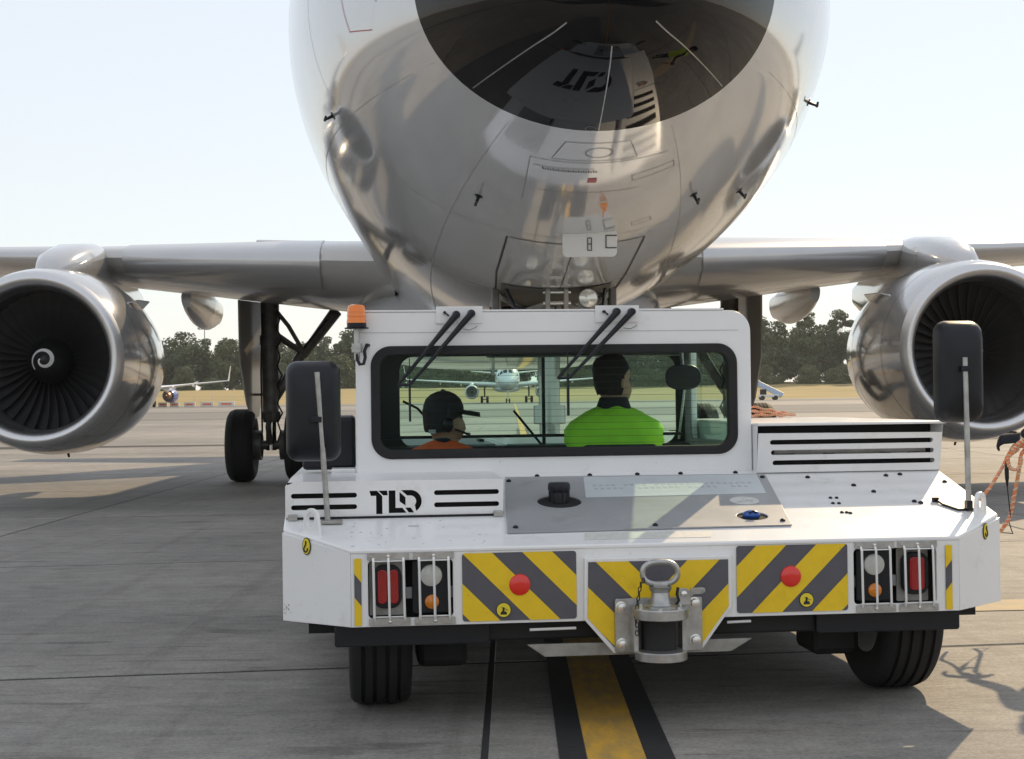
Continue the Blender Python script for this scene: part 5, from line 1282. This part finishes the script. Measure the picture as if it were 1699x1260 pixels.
# person standing just outside the picture on the right, holding the coiled rope (throws the shadow on the apron)
def standing(h):
    J = {'pelvis': ((0, 0, .98), (.145, .105)), 'waist': ((0, 0, 1.14), (.13, .095)), 'chest': ((0, 0, 1.34), (.15, .11)), 'neck': ((0, 0, 1.48), (.06, .06)), 'nk2': ((0, .01, 1.55), (.05, .05)),
         'sl': ((-.18, 0, 1.43), (.06, .06)), 'el': ((-.28, .03, 1.17), (.046, .046)), 'hl': ((-.44, .16, 1.08), (.032, .032)),
         'sr': ((.18, 0, 1.43), (.06, .06)), 'er': ((.26, -.04, 1.15), (.046, .046)), 'hr': ((.24, .10, .92), (.032, .032)),
         'tl': ((-.10, 0, .88), (.085, .085)), 'kl': ((-.13, .04, .50), (.058, .058)), 'al': ((-.15, 0, .09), (.042, .042)), 'fl': ((-.16, .15, .045), (.042, .035)),
         'tr': ((.10, 0, .88), (.085, .085)), 'kr': ((.13, .04, .50), (.058, .058)), 'ar': ((.16, -.02, .09), (.042, .042)), 'fr': ((.18, .13, .045), (.042, .035))}
    E_ = [('pelvis', 'waist'), ('waist', 'chest'), ('chest', 'neck'), ('neck', 'nk2'), ('chest', 'sl'), ('sl', 'el'), ('el', 'hl'), ('chest', 'sr'), ('sr', 'er'), ('er', 'hr'),
          ('pelvis', 'tl'), ('tl', 'kl'), ('kl', 'al'), ('al', 'fl'), ('pelvis', 'tr'), ('tr', 'kr'), ('kr', 'ar'), ('ar', 'fr')]
    hands = [lambda b: fingers(b, (-.49, .19, 1.065), (-.9, .4, -.1), (.3, .7, .6), .75), lambda b: fingers(b, (.235, .13, .86), (0, .2, -1), (1, 0, 0), .35)]
    return {'joints': J, 'edges': E_, 'head': (0, .025), 'chest': (0, 0), 'hands': hands,
            'vest': [(.92, .20, .14, 0, 0), (1.1, .19, .135, 0, 0), (1.28, .22, .145, 0, 0), (1.40, .225, .135, 0, 0), (1.455, .17, .115, 0, 0), (1.485, .09, .085, 0, 0), (1.495, .06, .06, 0, 0)]}
PS, trs, _ = person('person', 'person in yellow vest standing beside the tug holding a coiled orange rope', (3.33, 8.42, 0), R(0), 'vestyellow', .98, 1.48, R(-40), standing(1.75), 1.545, gloves=True)
# rope hanging from the hand
def twist(pts, r, m1, m2, name, parent, turns=60):
    pts = [Vector(p) for p in pts]; L = []
    for i in range(len(pts) - 1):
        p0 = pts[max(i - 1, 0)]; p1 = pts[i]; p2 = pts[i + 1]; p3 = pts[min(i + 2, len(pts) - 1)]
        for k in range(14):
            t = k / 14; L.append(.5 * ((2 * p1) + (p2 - p0) * t + (2 * p0 - 5 * p1 + 4 * p2 - p3) * t * t + (3 * p1 - p0 - 3 * p2 + p3) * t ** 3))
    L.append(pts[-1])
    o = MB().tube(L, r, 8).obj(name, m1, parent, 50)
    H = []
    for i, p in enumerate(L):
        d = (L[min(i + 1, len(L) - 1)] - L[max(i - 1, 0)]).normalized(); X = d.cross(Vector((.3, .9, .1))).normalized(); Y = d.cross(X); a = i * 1.3
        H.append(p + X * (r * .75 * math.cos(a)) + Y * (r * .75 * math.sin(a)))
    MB().tube(H, r * .5, 6).obj('rope_strand', m2, o, 50)
    return o
hr = empty('coiled_rope', (2.9, 8.6, 0)); tag(hr, 'orange twisted rope with black clip hanging from a hand beside the tug', 'rope')
g = lambda x, y, z: (x - 2.9, y - 8.6, z)
twist([g(2.95, 8.62, 1.04), g(2.87, 8.6, 1.03), g(2.83, 8.6, .98), g(2.79, 8.6, .90), g(2.72, 8.58, .80), g(2.64, 8.55, .70), g(2.62, 8.55, .55)], .010, 'rope', 'ropelight', 'rope_strand', hr)
twist([g(2.94, 8.6, 1.02), g(2.90, 8.6, .97), g(2.885, 8.6, .88), g(2.86, 8.6, .76), g(2.84, 8.6, .66), g(2.82, 8.6, .60), g(2.77, 8.6, .53)], .011, 'rope', 'ropelight', 'rope_strand', hr)
twist([g(2.87, 8.58, 1.0), g(2.82, 8.58, .96), g(2.825, 8.58, .905), g(2.85, 8.58, .89), g(2.88, 8.58, .90), g(2.895, 8.58, .95)], .011, 'rope', 'ropelight', 'rope_strand', hr)
for k in range(3): twist([g(2.84 + .02 * k, 8.56 + .02 * k, 1.0), g(2.88, 8.55 + .02 * k, 1.045 - .012 * k), g(2.95, 8.56, 1.05 - .015 * k), g(3.0, 8.6, 1.03)], .012, 'rope', 'ropelight', 'rope_strand', hr)
MB().tube([g(2.815, 8.59, .94), g(2.812, 8.59, .89), g(2.813, 8.59, .84), g(2.814, 8.59, .79)], [.006, .013, .012, .004], 8).tube([g(2.814, 8.59, .79), g(2.822, 8.59, .70), g(2.83, 8.59, .62)], .003, 6).obj('clip', 'blackplastic', hr, 40)
MB().tube([g(2.82, 8.6, .60), g(2.845, 8.6, .52), g(2.83, 8.6, .525), g(2.77, 8.6, .53)], .003, 6).obj('cord', 'blackplastic', hr, 40)

# orange rope lying on the vent roof
cpos = tl_w(1.10, 2.24, 1.2005)
o = empty('rope_bundle', cpos, R(6)); tag(o, 'tangled orange rope bundle lying on the tug roof beside the cab', 'rope')
for k in range(5): twist([(-.13 + .032 * i, .02 * k - .04 + .02 * math.sin(i + k), .008 + (.05 - .006 * i) * (k % 3) / 2 + .012 * abs(math.sin(i * 1.9 + k * 1.5))) for i in range(9)], .006, 'rope', 'ropelight', 'rope_loop', o)
# far belt loader
bl = empty('belt_loader', (40.2, 236, 0)); tag(bl, 'distant pale blue belt loader with raised sloping conveyor', 'belt loader')
me = MB().box(-2.3, 2.3, -.5, .5, -.4, .42).mesh('conveyor'); me.transform(Matrix.Translation((0, 0, 1.75)) @ Matrix.Rotation(R(27), 4, 'Y')); link('conveyor', me, 'plasticblue', bl, 0, .05)
MB().box(-1.6, 1.4, -.8, .8, .45, .85).obj('chassis', 'white', bl, 0, .05)
MB().box(-1.5, -.5, -.8, -.55, .85, 1.7).obj('cabin', 'darkcloth', bl, 0, .05)
for x in (-1.1, .95):
    for y in (-.75, .75): MB().lathe([(-.12, .1), (-.12, .33), (-.08, .36), (.08, .36), (.12, .33), (.12, .1)], 20, 'y', cap=True, o=(x, y, .36)).obj('wheel', 'rubber', bl, 40)

# air: thin even haze round everything
hz = MB().box(-1100, 1100, -600, 1100, -1.2, 34).obj('haze', None, None, 0)
hz['kind'] = 'stuff'; hz['label'] = 'thin pale haze filling the air over the whole airfield'
HM = bpy.data.materials.new('haze air'); HM.use_nodes = True; hn = HM.node_tree; hn.nodes.clear()
ho = hn.nodes.new('ShaderNodeOutputMaterial'); hv_ = hn.nodes.new('ShaderNodeVolumePrincipled')
hv_.inputs['Color'].default_value = (.86, .88, .92, 1); hv_.inputs['Density'].default_value = .00018; hv_.inputs['Anisotropy'].default_value = .3
hn.links.new(hv_.outputs[0], ho.inputs['Volume']); hz.data.materials.append(HM)
